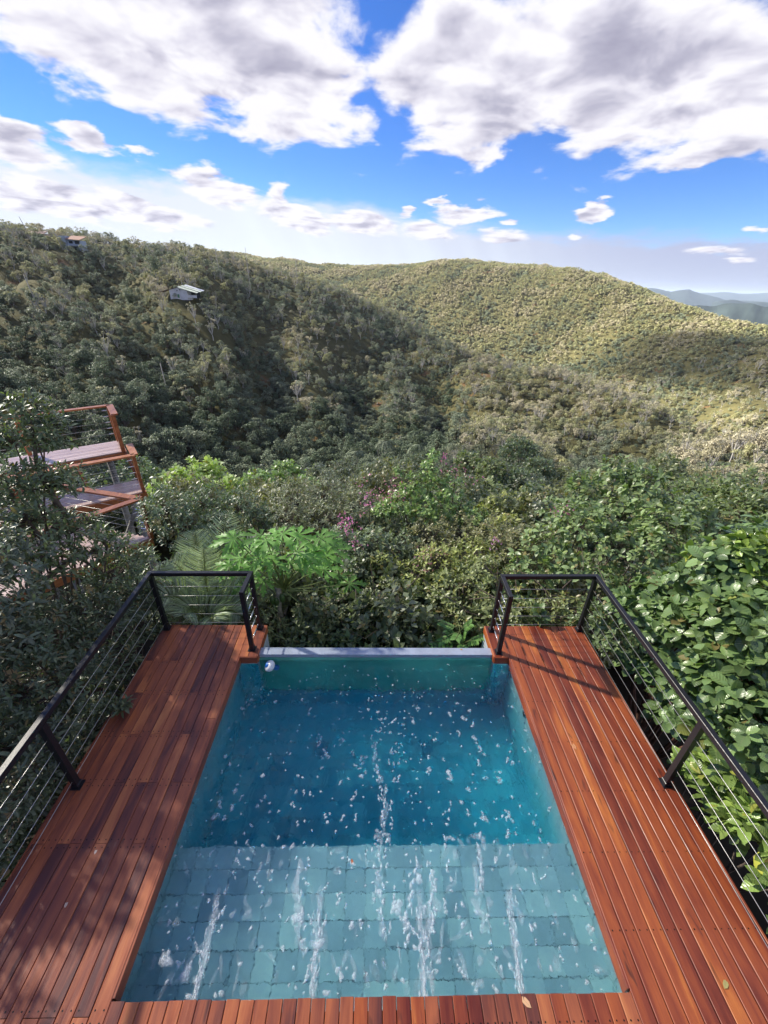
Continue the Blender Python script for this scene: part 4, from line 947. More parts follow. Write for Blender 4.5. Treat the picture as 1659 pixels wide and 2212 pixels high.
def wall_tiles(p0, du, nu, z0, nz, normal):
    p0, du, n_ = Vector(p0), Vector(du), Vector(normal)
    for i in range(nu):
        for j in range(nz):
            c = p0+du*(i+.5)+Vector((0, 0, z0+PITCH_T*(j+.5)))-n_*(.006+R.uniform(0, .004)); u = du.normalized(); a = du.length*.5-.003; b = PITCH_T*.5-.003; t = n_*.006
            vs = [c+u*sx*a+Vector((0, 0, sz*b))+t*k for k in (-1, 1) for sx, sz in ((-1, -1), (1, -1), (1, 1), (-1, 1))]
            walls.add(vs, [(4, 5, 6, 7), (7, 6, 5, 4), (0, 1, 5, 4), (1, 2, 6, 5), (2, 3, 7, 6), (3, 0, 4, 7)][:1] + [(0, 1, 5, 4), (1, 2, 6, 5), (2, 3, 7, 6), (3, 0, 4, 7)])
ny = 17; dy = (Y1-.85)/ny
wall_tiles((XWL, .85, 0), (0, dy, 0), ny, FLOOR_Z, 7, (1, 0, 0)); wall_tiles((XWR, .85, 0), (0, dy, 0), ny, FLOOR_Z, 7, (-1, 0, 0))
wall_tiles((XWL, SHELF_Y, 0), ((XWR-XWL)/21, 0, 0), 21, SHELF_Z-6*PITCH_T, 6, (0, 1, 0)); wall_tiles((XWL, .85, 0), ((XWR-XWL)/21, 0, 0), 21, SHELF_Z, 2, (0, 1, 0))
wall_tiles((XWL, Y1+.01, 0), (WIN_L-XWL, 0, 0), 1, FLOOR_Z, 7, (0, -1, 0)); wall_tiles((WIN_R, Y1+.01, 0), (XWR-WIN_R, 0, 0), 1, FLOOR_Z, 7, (0, -1, 0))
stuff(pchild(walls, 'wall_tiles', STONE))
sh = MB(); th = .12
sh.box((0, 2.46, FLOOR_Z-.13), (XWR-XWL+.5, 3.5, .22)); sh.box((XWL-.10, 2.6, -.85), (.16, 3.7, 1.42)); sh.box((XWR+.10, 2.6, -.85), (.16, 3.7, 1.42)); sh.box((0, .76, -.85), (XWR-XWL+.4, .14, 1.42))
sh.box(((XWL+XWR)/2, (.83+SHELF_Y)/2-.01, (SHELF_Z+FLOOR_Z)/2-.02), (XWR-XWL+.03, SHELF_Y-.83-.02, SHELF_Z-FLOOR_Z-.03))
pchild(sh, 'shell', GROUT)
for x0, x1 in ((XWL-.2, WIN_L), (WIN_R, XWR+.2)): pchild(MB().box(((x0+x1)/2, 4.32, -.92), (x1-x0, .56, 1.62)), 'corner_pier', STONE)
pchild(MB().box(((WIN_L+WIN_R)/2, 4.15, -1.36), (WIN_R-WIN_L, .22, .46)), 'sill_wall', STONE)
# clear wall on the far side with its thick polished top edge
pchild(MB().box(((WIN_L+WIN_R)/2, 4.165, -.075), (WIN_R-WIN_L-.004, .125, .055), ch=.006), 'overflow_edge', LEDGE)
GLASSY = simple('green_clear_acrylic', (.16, .50, .36), .08, 0, .22, 1.3)
pchild(MB().box(((WIN_L+WIN_R)/2, 4.145, -.605), (WIN_R-WIN_L-.004, .10, .99)), 'clear_wall', GLASSY)
# water body: one closed volume with the recess in front of the clear wall
wx0, wx1, wy0, wy1 = XWL-.01, XWR+.01, .835, Y1+.004
outl = [(wx0, wy0), (wx1, wy0), (wx1, wy1), (WIN_R+.006, wy1), (WIN_R+.006, WIN_Y), (WIN_L-.006, WIN_Y), (WIN_L-.006, wy1), (wx0, wy1)]
wm = MB(); n_ = len(outl); wm.add([(x, y, FLOOR_Z-.015) for x, y in outl]+[(x, y, WZ) for x, y in outl], [(i, (i+1) % n_, n_+(i+1) % n_, n_+i) for i in range(n_)] + [tuple(range(n_-1, -1, -1)), tuple(range(n_, 2*n_))])
pchild(wm, 'water', WATER)
# main drains, wall inlet
for x in (-.66, .76):
    d = pchild(MB().tube([(x, 3.36, FLOOR_Z-.01), (x, 3.36, FLOOR_Z+.02)], .085, 20), 'drain_cover', CAST)
    for a in range(6): MB().bar((x-.08, 3.36-.075+.03*a, FLOOR_Z+.025), (x+.08, 3.36-.075+.03*a, FLOOR_Z+.025), .010, .012).obj('grate_bar', CAST, d)
inl = pchild(MB().tube([(XWR+.01, 3.33, -.33), (XWR-.02, 3.33, -.33)], [.055, .05], 18), 'wall_inlet', STEEL); MB().tube([(XWR-.018, 3.33, -.33), (XWR-.026, 3.33, -.33)], .03, 14).obj('inlet_mouth', DARK_FIT, inl)

# foam: floating rafts, strings and the churn where the water jets enter
fo_core = []
def foam_patch(mb, x, y, rx, ry, ang, hgt, gg, n=11, core=1.0):
    fo_core.extend([0.0]*n+[core*.9]*n+[core])
    ph = [gg.uniform(0, 6.28) for _ in range(4)]; ring = []
    for k in range(n):
        t = 2*math.pi*k/n; s_ = 1+.22*math.sin(2*t+ph[0])+.16*math.sin(3*t+ph[1])+.12*math.sin(5*t+ph[2])
        u, v = rx*s_*math.cos(t), ry*s_*math.sin(t); ring.append((x+u*math.cos(ang)-v*math.sin(ang), y+u*math.sin(ang)+v*math.cos(ang)))
    z = WZ+.003; inn = [((px-x)*.55+x, (py-y)*.55+y) for px, py in ring]
    vs = [(a, b, z) for a, b in ring]+[(a, b, z+hgt*gg.uniform(.6, 1.2)) for a, b in inn]+[(x, y, z+hgt)]
    fs = [(k, (k+1) % n, n+(k+1) % n, n+k) for k in range(n)]+[(n+k, n+(k+1) % n, 2*n) for k in range(n)]; mb.add(vs, fs)
fo = MB(); fg = random.Random(3)
def inside(x, y): return XWL+.04 < x < XWR-.04 and .95 < y < 4.08
def string(x, y, ang, n, r, jit=.4):
    for k in range(n):
        if inside(x, y): foam_patch(fo, x, y, r*fg.uniform(.6, 1.3), r*fg.uniform(.5, 1.0), fg.uniform(0, 3.1), .008, fg)
        ang += fg.uniform(-jit, jit); x += math.cos(ang)*r*1.25; y += math.sin(ang)*r*1.25
for _ in range(430):                                             # loose flecks, finer towards the far end
    y = .95+3.0*fg.random()**1.15; x = fg.uniform(XWL+.05, XWR-.05); k = max(0, 1-(y-.95)/3.0)
    foam_patch(fo, x, y, *(2*[fg.uniform(.006, .012)+.016*k*fg.random()]), fg.uniform(0, 3), .006, fg, 8)
for _ in range(105):
    y = fg.uniform(1.0, 3.2); x = fg.uniform(XWL+.1, XWR-.1); string(x, y, fg.choice((1.57, -1.57))+fg.uniform(-.9, .9), fg.randint(1, 4), fg.uniform(.011, .023))
for _ in range(70):                                              # soft round rafts of bubbles over the deep water
    x, y = fg.uniform(XWL+.1, XWR-.1), fg.uniform(1.9, 3.5)
    for q in range(fg.randint(1, 3)): foam_patch(fo, x+fg.gauss(0, .02), y+fg.gauss(0, .03), fg.uniform(.014, .030), fg.uniform(.014, .034), fg.uniform(0, 3), .006, fg, 12, fg.uniform(.45, .85))
for _ in range(46): string(fg.gauss(.35, .5), fg.uniform(2.6, 4.05), 1.57, 1, fg.uniform(.012, .02))
for x0, y0, y1, n, r in [(.10, 1.25, 2.95, 40, .021), (.16, 1.3, 2.4, 18, .024), (.52, 1.05, 1.75, 20, .023), (-.55, 1.3, 1.9, 10, .022), (1.0, 1.5, 2.3, 12, .024), (.75, 1.2, 2.3, 14, .022), (-1.2, 1.3, 2.0, 9, .018), (.36, 1.2, 1.8, 16, .026)]:
    for k in range(n):
        y = y0+(y1-y0)*(k+fg.random())/n; x = x0+.05*math.sin(y*6+x0*9)+fg.gauss(0, .022)
        if inside(x, y): foam_patch(fo, x, y, r*fg.uniform(.45, 1.0), r*fg.uniform(.7, 1.5), fg.uniform(-.4, .4), .010, fg)
for x0, spread in [(-1.28, .05), (-.42, .06), (.42, .05), (1.16, .05)]:   # churn of the four jets
    for k in range(46):
        y = .93+.5*fg.random()**1.3; x = x0+(x0*.05+.02)*(y-.93)+fg.gauss(0, .012+spread*(y-.93))
        foam_patch(fo, x, y, .010*fg.uniform(.5, 1.2), .028*fg.uniform(.6, 1.4), fg.uniform(-.2, .2), .007, fg, 8)
for _ in range(120):                                             # thin translucent films drawn out along the flow
    y = .97+.95*fg.random()**1.1; x = fg.uniform(XWL+.12, XWR-.12); foam_patch(fo, x, y, fg.uniform(.014, .034), fg.uniform(.03, .09), fg.gauss(0, .5), .003, fg, 14, fg.uniform(.18, .42))
for x0 in (-1.28, -.42, .42, 1.16):
    for k in range(16):
        y = .95+.62*k/16; foam_patch(fo, x0+(x0*.05+.02)*(y-.93)+fg.gauss(0, .012), y, .018+.028*(y-.95), .07, fg.gauss(0, .12), .003, fg, 14, fg.uniform(.35, .6)*(1-.5*k/16))
for x0, y0, y1 in ((.10, 1.3, 2.8), (.52, 1.0, 1.7), (-.6, 1.2, 1.8), (1.0, 1.3, 2.0)):
    for k in range(14):
        y = y0+(y1-y0)*k/14; foam_patch(fo, x0+.05*math.sin(y*6+x0*9)+fg.gauss(0, .02), y, fg.uniform(.02, .045), fg.uniform(.04, .10), fg.gauss(0, .35), .003, fg, 14, fg.uniform(.3, .5))
for sx in (-1, 1):
    string(.45+.03*sx, 1.25, 1.57-sx*.55, 9, .020, .25)
for px, py, r in [(402, 2105, .045), (358, 2075, .05), (640, 1985, .045), (760, 2000, .03), (690, 2040, .04), (860, 1960, .05), (905, 1900, .04), (970, 1670, .035), (1040, 1900, .03)]:
    p = on_z(px, py, WZ); foam_patch(fo, p[0], p[1], r, r*1.2, fg.uniform(0, 3), .010, fg, 14)
foam_o = stuff(fo.obj('foam', FOAM, None, True)); ca_ = foam_o.data.attributes.new('core', 'FLOAT', 'POINT'); ca_.data.foreach_set('value', np.array(fo_core, np.float32))

# floating chlorine dispenser
fl = on_z(586, 1440, WZ); flo = link('chlorine_dispenser', None, loc=(fl[0], fl[1], WZ)); thing(flo, 'white floating dispenser with a blue cap by the far left pool corner', 'pool float')
tilt = Matrix.Rotation(-.75, 4, 'Y') @ Matrix.Rotation(.25, 4, 'X')
def lathe(prof, n=18, mtx=None):
    mb = MB(); vs = [Vector((r*math.cos(2*math.pi*k/n), r*math.sin(2*math.pi*k/n), z)) for r, z in prof for k in range(n)]
    if mtx is not None: vs = [mtx @ v for v in vs]
    return mb.add(vs, [(i*n+k, i*n+(k+1) % n, (i+1)*n+(k+1) % n, (i+1)*n+k) for i in range(len(prof)-1) for k in range(n)])
lathe([(.0, .075), (.035, .075), (.062, .068), (.078, .045), (.08, .015), (.07, -.005), (.045, -.015), (0, -.015)], mtx=tilt).obj('float_ring', WHITE_PLASTIC, flo, True)
lathe([(0, .088), (.026, .088), (.034, .080), (.036, .070)], mtx=tilt).obj('cap', BLUE_PLASTIC, flo, True)
lathe([(.042, -.01), (.042, -.11), (.036, -.12), (0, -.12)], mtx=tilt).obj('basket', BLUE_PLASTIC, flo, True)

# ------------------------------------------------------------------ timber decks
TH = .032; screws = None
def plank(parent, x0, x1, y0, y1, mat, z=0.0, col=None):
    L = y1-y0; wd = x1-x0
    o = MB().bar((0, -L/2, 0), (0, L/2, 0), wd, TH, ch=.004).obj('plank', mat, parent)
    o.location = (x0+wd/2-parent.location.x, y0+L/2-parent.location.y, z-TH/2+R.uniform(-.0012, .0012)-parent.location.z); o.rotation_euler = (0, R.uniform(-.006, .006), R.uniform(-.0006, .0006)); return o
def screw_rows(parent, xs, ys, dx=.03):
    mb = MB()
    for x in xs:
        for y in ys:
            for s_ in (-dx, dx):
                if R.random() < .93: mb.tube([(x+s_, y, -.004), (x+s_, y, .0018)], .0055, 7)
    o = mb.obj('screws', SCREW, parent); o.location = (-parent.location.x, -parent.location.y, 0); return stuff(o)
def fascia(parent, p, q, h_, mat, t=.022, z=-.004):
    d = Vector(q)-Vector(p); L = d.length; o = MB().bar((0, -L/2, 0), (0, L/2, 0), t, h_, ch=.003).obj('fascia_board', mat, parent)
    m_ = (Vector(p)+Vector(q))/2; o.location = (m_.x-parent.location.x, m_.y-parent.location.y, z-h_/2); o.rotation_euler = (0, 0, math.atan2(-d.x, d.y)); return o
dl = link('timber_deck', None, loc=(-2.45, 2, 0)); thing(dl, 'left deck of dark red-brown boards with staggered joints beside the pool', 'deck')
PW = .1128; GAP = .0045; joints = [-.55, .845, 1.865, 2.39, 2.91, 3.45, 3.95]
XLO = -3.07
for i in range(11):
    x1 = XL-i*PW; x0 = x1-PW+GAP
    js = [j for k, j in enumerate(joints) if (k+i+(i//4)) % 2 == 0 and 0 < j < YE-.2]
    if i == 0: js = [2.39, 3.1]
    cuts = [-.9]+js+[YE]
    for a, b in zip(cuts[:-1], cuts[1:]): plank(dl, x0, x1, a+GAP*.4, b-GAP*.4, WOOD_LEFT)
for k in range(2):
    plank(dl, XL+GAP*.5+k*.121, XL+GAP*.5+k*.121+.118, Y1, YE, WOOD_LEFT)
screw_rows(dl, [XL-PW*(i+.5) for i in range(11)], [j+s_ for j in joints for s_ in (-.03, .03)], .03)
fascia(dl, (XL+.006, .93, 0), (XL+.006, Y1-.012, 0), .12, WOOD_LEFT); fascia(dl, (XL, Y1-.002, 0), (WIN_L, Y1-.002, 0), .115, WOOD_LEFT); fascia(dl, (WIN_L-.002, Y1+.01, 0), (WIN_L-.002, YE, 0), .12, WOOD_LEFT)
fascia(dl, (XLO-.008, -.9, 0), (XLO-.008, YE, 0), .14, WOOD_LEFT)
for x in (-2.95, -2.45, -1.95): o = MB().box((0, 0, 0), (.07, 5.5, .14)).obj('joist', UNDER, dl); o.location = (x+2.45, -.15, -.11)
for y in np.arange(-.5, 4.6, .5): o = MB().box((0, 0, 0), (1.22, .05, .05)).obj('joist', UNDER, dl); o.location = (0, y-2, -.065)
dr = link('timber_deck', None, loc=(2.55, 2, 0)); thing(dr, 'right deck of long bright orange-red boards beside the pool', 'deck')
PWR = .1122; XRO = 3.17
for i in range(11):
    x0 = XR+i*PWR; plank(dr, x0, x0+PWR-GAP*1.5, -.9, YE-.003*R.random(), WOOD_RIGHT)
for k in range(2): plank(dr, XR-GAP*.5-(k+1)*.108+.003, XR-GAP*.5-k*.108, Y1, YE, WOOD_RIGHT)
screw_rows(dr, [XR+PWR*(i+.5) for i in range(11)], list(np.arange(.2, 4.6, .52)), .03)
fascia(dr, (XR-.006, .93, 0), (XR-.006, Y1-.012, 0), .12, WOOD_RIGHT); fascia(dr, (WIN_R, Y1-.002, 0), (XR, Y1-.002, 0), .115, WOOD_RIGHT); fascia(dr, (WIN_R+.002, Y1+.01, 0), (WIN_R+.002, YE, 0), .12, WOOD_RIGHT)
fascia(dr, (XRO+.012, -.9, 0), (XRO+.012, YE, 0), .14, WOOD_RIGHT)
for x in (2.05, 2.55, 3.05): o = MB().box((0, 0, 0), (.07, 5.5, .14)).obj('joist', UNDER, dr); o.location = (x-2.55, -.15, -.11)
for y in np.arange(-.5, 4.6, .5): o = MB().box((0, 0, 0), (1.22, .05, .05)).obj('joist', UNDER, dr); o.location = (0, y-2, -.065)
dn = link('timber_deck', None, loc=(0, .3, 0)); thing(dn, 'near deck strip of short boards running towards the pool edge', 'deck')
NP = 37; PN = (XR-XL)/NP
for i in range(NP): plank(dn, XL+i*PN+GAP*.5, XL+(i+1)*PN-GAP*.5, -.9, Y0+R.uniform(-.004, .004), WOOD_LEFT if i < 16 or R.random() < .5 else WOOD_RIGHT)
screw_rows(dn, [XL+PN*(i+.5) for i in range(NP)], [.78, .30], .026)
for y in (.82, .3, -.3): o = MB().box((0, 0, 0), (3.7, .07, .14)).obj('joist', UNDER, dn); o.location = (.05, y-.3, -.11)

# ------------------------------------------------------------------ black cable railings
RH = 1.01
def railing(label, sgn, corner, inner_far, inner_end, front_posts):
    root = link('cable_railing', None, loc=(corner[0], corner[1], 0)); thing(root, label, 'railing')
    def part(mb, name, mat, smooth=False):
        o = mb.obj(name, mat, root, smooth); o.location = (-corner[0], -corner[1], 0); return o
    S_ = .056
    for x, y in [corner, inner_far, inner_end]+front_posts:
        p = part(MB().bar((x, y, .006), (x, y, RH-S_/2-.002), S_, S_, up=(0, 1, 0), ch=.003), 'post', BLACK)
        MB().box((x, y, .004), (.10, .10, .008)).obj('base_plate', BLACK, p); MB().box((x, y, .03), (S_+.012, S_+.012, .045), ch=.004).obj('base_collar', BLACK, p)
    z = RH
    ye = -1.0
    dirx = (front_posts[-1][0]-corner[0])/(front_posts[-1][1]-corner[1])
    part(MB().bar((corner[0]+dirx*(ye-corner[1]), ye, z), (corner[0], corner[1]+S_/2, z), S_, S_, ch=.004), 'top_rail', BLACK)
    part(MB().bar((corner[0]-sgn*S_/2, corner[1], z), (inner_far[0]-sgn*S_/2, inner_far[1], z), S_, S_-.002, ch=.004), 'top_rail', BLACK)
    part(MB().bar((inner_far[0], inner_far[1]-S_/2, z), (inner_end[0], inner_end[1]-S_/2, z), S_, S_-.003, ch=.004), 'top_rail', BLACK)
    for k in range(5):
        h_ = .115+.168*k
        part(MB().tube([(corner[0], corner[1], h_), ((corner[0]+corner[0]+dirx*(ye-corner[1]))/2, (corner[1]+ye)/2, h_-.006), (corner[0]+dirx*(ye-corner[1]), ye, h_)], .0032, 5), 'cable', CABLE, True)
        part(MB().tube([(*corner, h_), (*inner_far, h_)], .0032, 5), 'cable', CABLE, True)
        c = part(MB().tube([(*inner_far, h_), (*inner_end, h_)], .003, 5), 'cable', CABLE, True)
        a, b = Vector((*inner_far, h_)), Vector((*inner_end, h_))
        MB().tube([a.lerp(b, .28), a.lerp(b, .34), a.lerp(b, .62), a.lerp(b, .68)], [.005, .0095, .0095, .005], 7).obj('turnbuckle', STEEL, c, True)
        MB().tube([a.lerp(b, .08), a.lerp(b, .16)], [.008, .006], 7).obj('swage', STEEL, c, True)
    return root
railing('left black steel railing with five cables, along the outer left deck edge', -1, (-3.028, 4.545), (-1.675, 4.56), (-1.68, 4.158), [(-2.965, 2.365), (-2.91, .2)])
railing('right black steel railing with five cables, along the outer right deck edge', 1, (3.135, 4.545), (1.80, 4.53), (1.793, 4.108), [(3.095, 2.352), (3.055, .2)])

# ------------------------------------------------------------------ wooden viewing platform of the neighbouring terrace
vp = link('viewing_platform', None, loc=(-6.0, 9.6, -.4)); thing(vp, 'stepped orange timber viewing platform with cable railings behind the left tree', 'viewing platform')
def vpart(mb, name, mat, par=None, smooth=False):
    o = mb.obj(name, mat, par or vp, smooth)
    if par is None: o.location = (6.0, -9.6, .4)
    return o
d1 = Vector((-.57, .82, 0)).normalized(); d2 = Vector((-.80, -.60, 0)).normalized()
def vplank(p, q, w_):
    p, q = Vector(p), Vector(q); d = q-p; o = MB().bar((0, -d.length/2, 0), (0, d.length/2, 0), w_, .03, ch=.004).obj('plank', WOOD_PALE, vp)
    m_ = (p+q)/2; o.location = (m_.x+6.0, m_.y-9.6, m_.z+.4-.015+R.uniform(-.001, .001)); o.rotation_euler = (0, 0, math.atan2(-d.x, d.y)); return o
def vdeck(corner, da, la, db, lb, n):
    """boards run along da, laid side by side along db"""
    c = Vector(corner); w_ = lb/n
    for i in range(n):
        s_ = c+db*(w_*(i+.5)); cut = la*R.uniform(.4, .6) if i % 2 else la*.7
        vplank(s_, s_+da*(cut-.004), w_-.006); vplank(s_+da*cut, s_+da*la, w_-.006)
U0, Lw0, M0 = Vector((-6.72, 10.62, .46)), Vector((-5.95, 9.72, -.30)), Vector((-5.08, 8.05, -.66))
vdeck(U0, d2, 5.0, d1, 1.05, 9); vdeck(Lw0, d2, 5.0, d1, .92, 8)
e1 = Vector((-.96, .27, 0)).normalized(); e2 = Vector((-.62, -.78, 0)).normalized()
vdeck(M0+e1*.02, e2, 3.6, e1, 2.6, 20)
for c, l_, db, lb in ((U0, 5.0, d1, 1.05), (Lw0, 5.0, d1, .92)):
    vpart(MB().bar(c-db*.02+Vector((0, 0, -.10)), c-db*.02+d2*l_+Vector((0, 0, -.10)), .04, .15), 'edge_beam', WOOD_POST)
    vpart(MB().bar(c-d2*.02+Vector((0, 0, -.10)), c-d2*.02+db*lb+Vector((0, 0, -.10)), .04, .15), 'edge_beam', WOOD_POST)
vpart(MB().bar(M0-e1*.02+Vector((0, 0, -.12)), M0-e1*.02+e2*3.6+Vector((0, 0, -.12)), .04, .18), 'edge_beam', WOOD_POST)
def vpost(p, h_, w_=.17, t=.09, along=d2): return vpart(MB().bar(Vector(p), Vector(p)+Vector((0, 0, h_)), w_, t, up=along), 'post', WOOD_POST)
def vrail(p, q, w_=.16, t=.04, wires=True, z0=0.0, n=5):
    p, q = Vector(p), Vector(q); vpart(MB().bar(p, q, w_, t), 'hand_rail', WOOD_POST)
    if wires:
        for k in range(n):
            dz = Vector((0, 0, -(.12+.165*k))); vpart(MB().tube([p+dz, q+dz], .005, 4), 'cable', CABLE, smooth=True)
            a = p+dz; b = q+dz; L = (b-a).length; f = min(.9, .22/L); c_ = vpart(MB().tube([a+(b-a)*f*.2, a+(b-a)*f*.45, a+(b-a)*f*.8, a+(b-a)*f], [.006, .012, .012, .006], 6), 'turnbuckle', STEEL)
Z1 = Vector((0, 0, 1.0))
uf = U0+d1*1.05
vpost(U0+d2*.04, 1.0); vpost(uf+d2*.04, 1.0); vpost(uf+d2*2.05, 1.0); vpost(uf+d2*4.2, 1.0)
vrail(uf+Z1, uf+d2*5.0+Z1); vrail(uf+Z1+d1*.04, U0+Z1-d1*.04)
vpost(Lw0+d2*.03, 1.0, .15, .07); vpost(Lw0+d1*.9, 1.0, .12, .06); vpost(Lw0+d2*2.4, 1.0)
vrail(Lw0+Z1, Lw0+d2*5.0+Z1); vrail(Lw0+Z1, Lw0+d1*.92+Z1, wires=False)
vpost(M0, 1.0, .13, .07, e2); vpost(M0+e1*2.5, 1.0, .13, .07, e1); vpost(M0+e2*2.2, 1.0, .13, .07, e2)
vrail(M0+Z1, M0+e1*2.55+Z1); vrail(M0+Z1, M0+e2*3.6+Z1)
# hanging safety net between the upper and the lower deck
net = MB(); na = Lw0+d1*.95+Vector((0, 0, .02)); nb = U0-d1*.02+Vector((0, 0, -.02)); NW = 4.6
for i in range(47): net.bar(na+d2*(NW*i/46), nb+d2*(NW*i/46), .007, .007)
for j in range(13): 
    t = j/12; s_ = na.lerp(nb, t); net.bar(s_, s_+d2*NW, .007, .007)
vpart(net, 'safety_net', DARK_FIT)
for k in (0, 1.15, 2.4): vpart(MB().bar(Lw0+d1*.94+d2*k+Vector((0, 0, -.1)), U0+d2*k+Vector((0, 0, -.05)), .07, .05), 'brace', WOOD_POST)
for p_ in (Lw0+d2*.30+d1*.15, Lw0+d2*.25+d1*.8, Lw0+d2*2.6+d1*.5, U0+d2*.4+d1*.8, M0+e1*.35+e2*.3, M0+e1*2.2+e2*.4):
    vpart(MB().tube([(p_.x, p_.y, -6.5), (p_.x, p_.y, p_.z-.16)], .085, 10), 'concrete_pillar', CONCRETE, smooth=True)
vpart(MB().bar(Lw0+d2*.30+d1*.15+Vector((0, 0, -.5)), Lw0+d2*.9+d1*.2+Vector((0, 0, -1.6)), .10, .10), 'concrete_brace', CONCRETE)

# ------------------------------------------------------------------ planting round the terrace
def lobes_px(rows, xmin=None, xmax=None):
    out = []
    for px, py, r, rad in rows:
        p = at(px, py, r)
        if xmax is not None: p[0] = min(p[0], xmax-rad*.9)
        if xmin is not None: p[0] = max(p[0], xmin+rad*.9)
        out.append((p[0], p[1], p[2], rad))
    return out
def off_deck(P): return ~((np.abs(P[:, 0]-.05) < 3.20) & (P[:, 1] < 4.68) & (P[:, 1] > -2))
_K = 1
DARKG, GREYG, MIDG, OLIVE, PALEG = (.038, .058, .028), (.066, .085, .052), (.060, .092, .034), (.10, .115, .048), (.12, .15, .062)
SPINY = ('long', L_LONG); MED = ('med', L_MED); DIA = ('diamond', L_DIAMOND); BROAD = ('broad', L_BROAD)
def trunk(pts, r0, r1): return (pts, list(np.linspace(r0, r1, len(pts))))
# --- left side
tl = lobes_px([(58, 895, 6.8, .30), (100, 945, 6.7, .30), (30, 960, 6.7, .30), (20, 1045, 6.6, .38), (110, 1050, 6.5, .36), (60, 1130, 6.4, .46), (160, 1150, 6.4, .36), (200, 1195, 6.3, .34), (300, 1205, 6.5, .26), (255, 1185, 6.4, .24), (100, 1215, 6.3, .50), (20, 1225, 6.2, .50), (245, 1250, 6.2, .40)], xmax=-3.3)
tb = at(95, 1400, 6.1); tb[2] = -2.1
a1 = [tb, at(75, 1270, 6.2), at(95, 1170, 6.3), at(140, 1110, 6.4), at(105, 1060, 6.5), at(80, 1010, 6.6), at(70, 930, 6.7)]
a2 = [at(75, 1270, 6.2), at(165, 1200, 6.35), at(225, 1240, 6.3), at(230, 1180, 6.4), at(180, 1110, 6.45)]
plant('leaning_tree', 'slender leaning tree with dark branching trunk before the timber platform, tallest on the left', 'tree', tl, None, 3, (.085, .112, .058), SPINY, LEAF, .085, 1.05, 7, .13, 50, base=tb, r0=.028, single=120, twigs=.7, inner=.2,
      extra=[trunk(a1, .06, .02), trunk(a2, .045, .015), trunk([at(95, 1170, 6.3), at(40, 1100, 6.4), at(20, 1050, 6.5)], .03, .012), trunk([at(225, 1240, 6.3), at(290, 1210, 6.4)], .025, .012)])
plant('shrub', 'dark leafy shrub just outside the middle of the left railing', 'shrub', lobes_px([(60, 1400, 5.2, .5), (180, 1350, 5.6, .5), (270, 1330, 5.9, .42), (50, 1500, 4.7, .45), (150, 1470, 4.9, .45), (245, 1440, 5.3, .35), (310, 1370, 5.7, .25), (330, 1300, 6.3, .35), (290, 1285, 6.3, .35)], xmax=-3.2), None, 4, (.056, .076, .046), SPINY, LEAF, .075, 1.05, 8, .12, 62, r0=.03, single=110, inner=.2, keep=off_deck)
plant('shrub', 'dark low shrub beside the left deck behind the front railing post', 'shrub', lobes_px([(40, 1620, 4.3, .40), (120, 1580, 4.5, .38), (200, 1560, 4.8, .28), (60, 1720, 4.0, .34), (20, 1800, 3.8, .34), (130, 1680, 4.2, .26), (15, 1900, 3.5, .28), (240, 1520, 5.1, .24), (100, 1760, 3.9, .24), (150, 1650, 4.2, .22), (60, 1850, 3.7, .22), (30, 1950, 3.4, .22), (190, 1610, 4.4, .2), (90, 1700, 4.0, .3), (0, 1750, 3.8, .35)], xmax=-3.18), None, 5, (.060, .078, .050), SPINY, LEAF, .072, 1.05, 8, .12, 68, r0=.025, single=110, inner=.2, keep=off_deck)
plant('shrub', 'bluish grey-green leafy bush low at the far left edge', 'shrub', lobes_px([(0, 1330, 5.3, .55), (-60, 1500, 4.6, .6), (20, 1420, 5.0, .45), (-90, 1700, 4.0, .6), (-40, 1250, 5.6, .6)], xmax=-3.7), None, 6, (.072, .090, .066), SPINY, LEAF, .08, 1.05, 7, .12, 50, r0=.03, single=40, inner=.2)
sprig = on_z(262, 1525, .10)
plant('overhanging_sprig', 'leafy sprig reaching through the cables onto the left deck', 'branch', [(sprig[0], sprig[1], .11, .085), (sprig[0]-.16, sprig[1]+.03, .10, .06)], None, 8, (.075, .095, .055), SPINY, LEAF, .085, 1.1, 6, .10, 170, base=(-3.35, sprig[1]-.1, -.25), r0=.008, single=20, twigs=.8)
# --- right side: the broad glossy-leaved tree
rl = lobes_px([(1600, 1235, 5.8, .48), (1655, 1210, 6.0, .45), (1520, 1265, 5.9, .42), (1440, 1300, 6.1, .38), (1640, 1360, 5.2, .5), (1550, 1360, 5.5, .42), (1470, 1380, 5.6, .34), (1390, 1345, 5.8, .30), (1350, 1310, 6.0, .26), (1600, 1480, 4.9, .45), (1510, 1480, 5.1, .34), (1430, 1465, 5.4, .24), (1370, 1430, 5.6, .20), (1650, 1600, 4.5, .42), (1560, 1590, 4.6, .30), (1490, 1560, 4.9, .22), (1440, 1545, 5.1, .18)], xmin=3.2)
BIGG = (.088, .138, .050)
plant('broad_leaved_tree', 'large glossy broad-leaved tree crowding the right railing', 'tree', rl, None, 10, BIGG, BROAD, LEAF_BIG, .128, 1.0, 7, .13, 36, r0=.04, single=290, twigs=.8, inner=.18, spread=(1.35, .75), keep=off_deck, bark=simple('red_brown_bark', (.12, .06, .04), .9, 0, .4, 14, .4))
rl2 = lobes_px([(1560, 1690, 4.3, .26), (1630, 1720, 4.2, .34), (1500, 1660, 4.5, .18), (1600, 1800, 3.9, .25), (1655, 1830, 3.8, .3), (1545, 1750, 4.15, .16), (1650, 1920, 3.6, .26)], xmin=3.2)
plant('young_broad_leaved_tree', 'lower lighter green broad-leaved bush in front of the right railing post', 'shrub', rl2, None, 11, (.125, .185, .045), BROAD, LEAF_BIG, .125, .82, 7, .13, 30, r0=.025, single=200, twigs=.8, inner=.2, keep=off_deck)
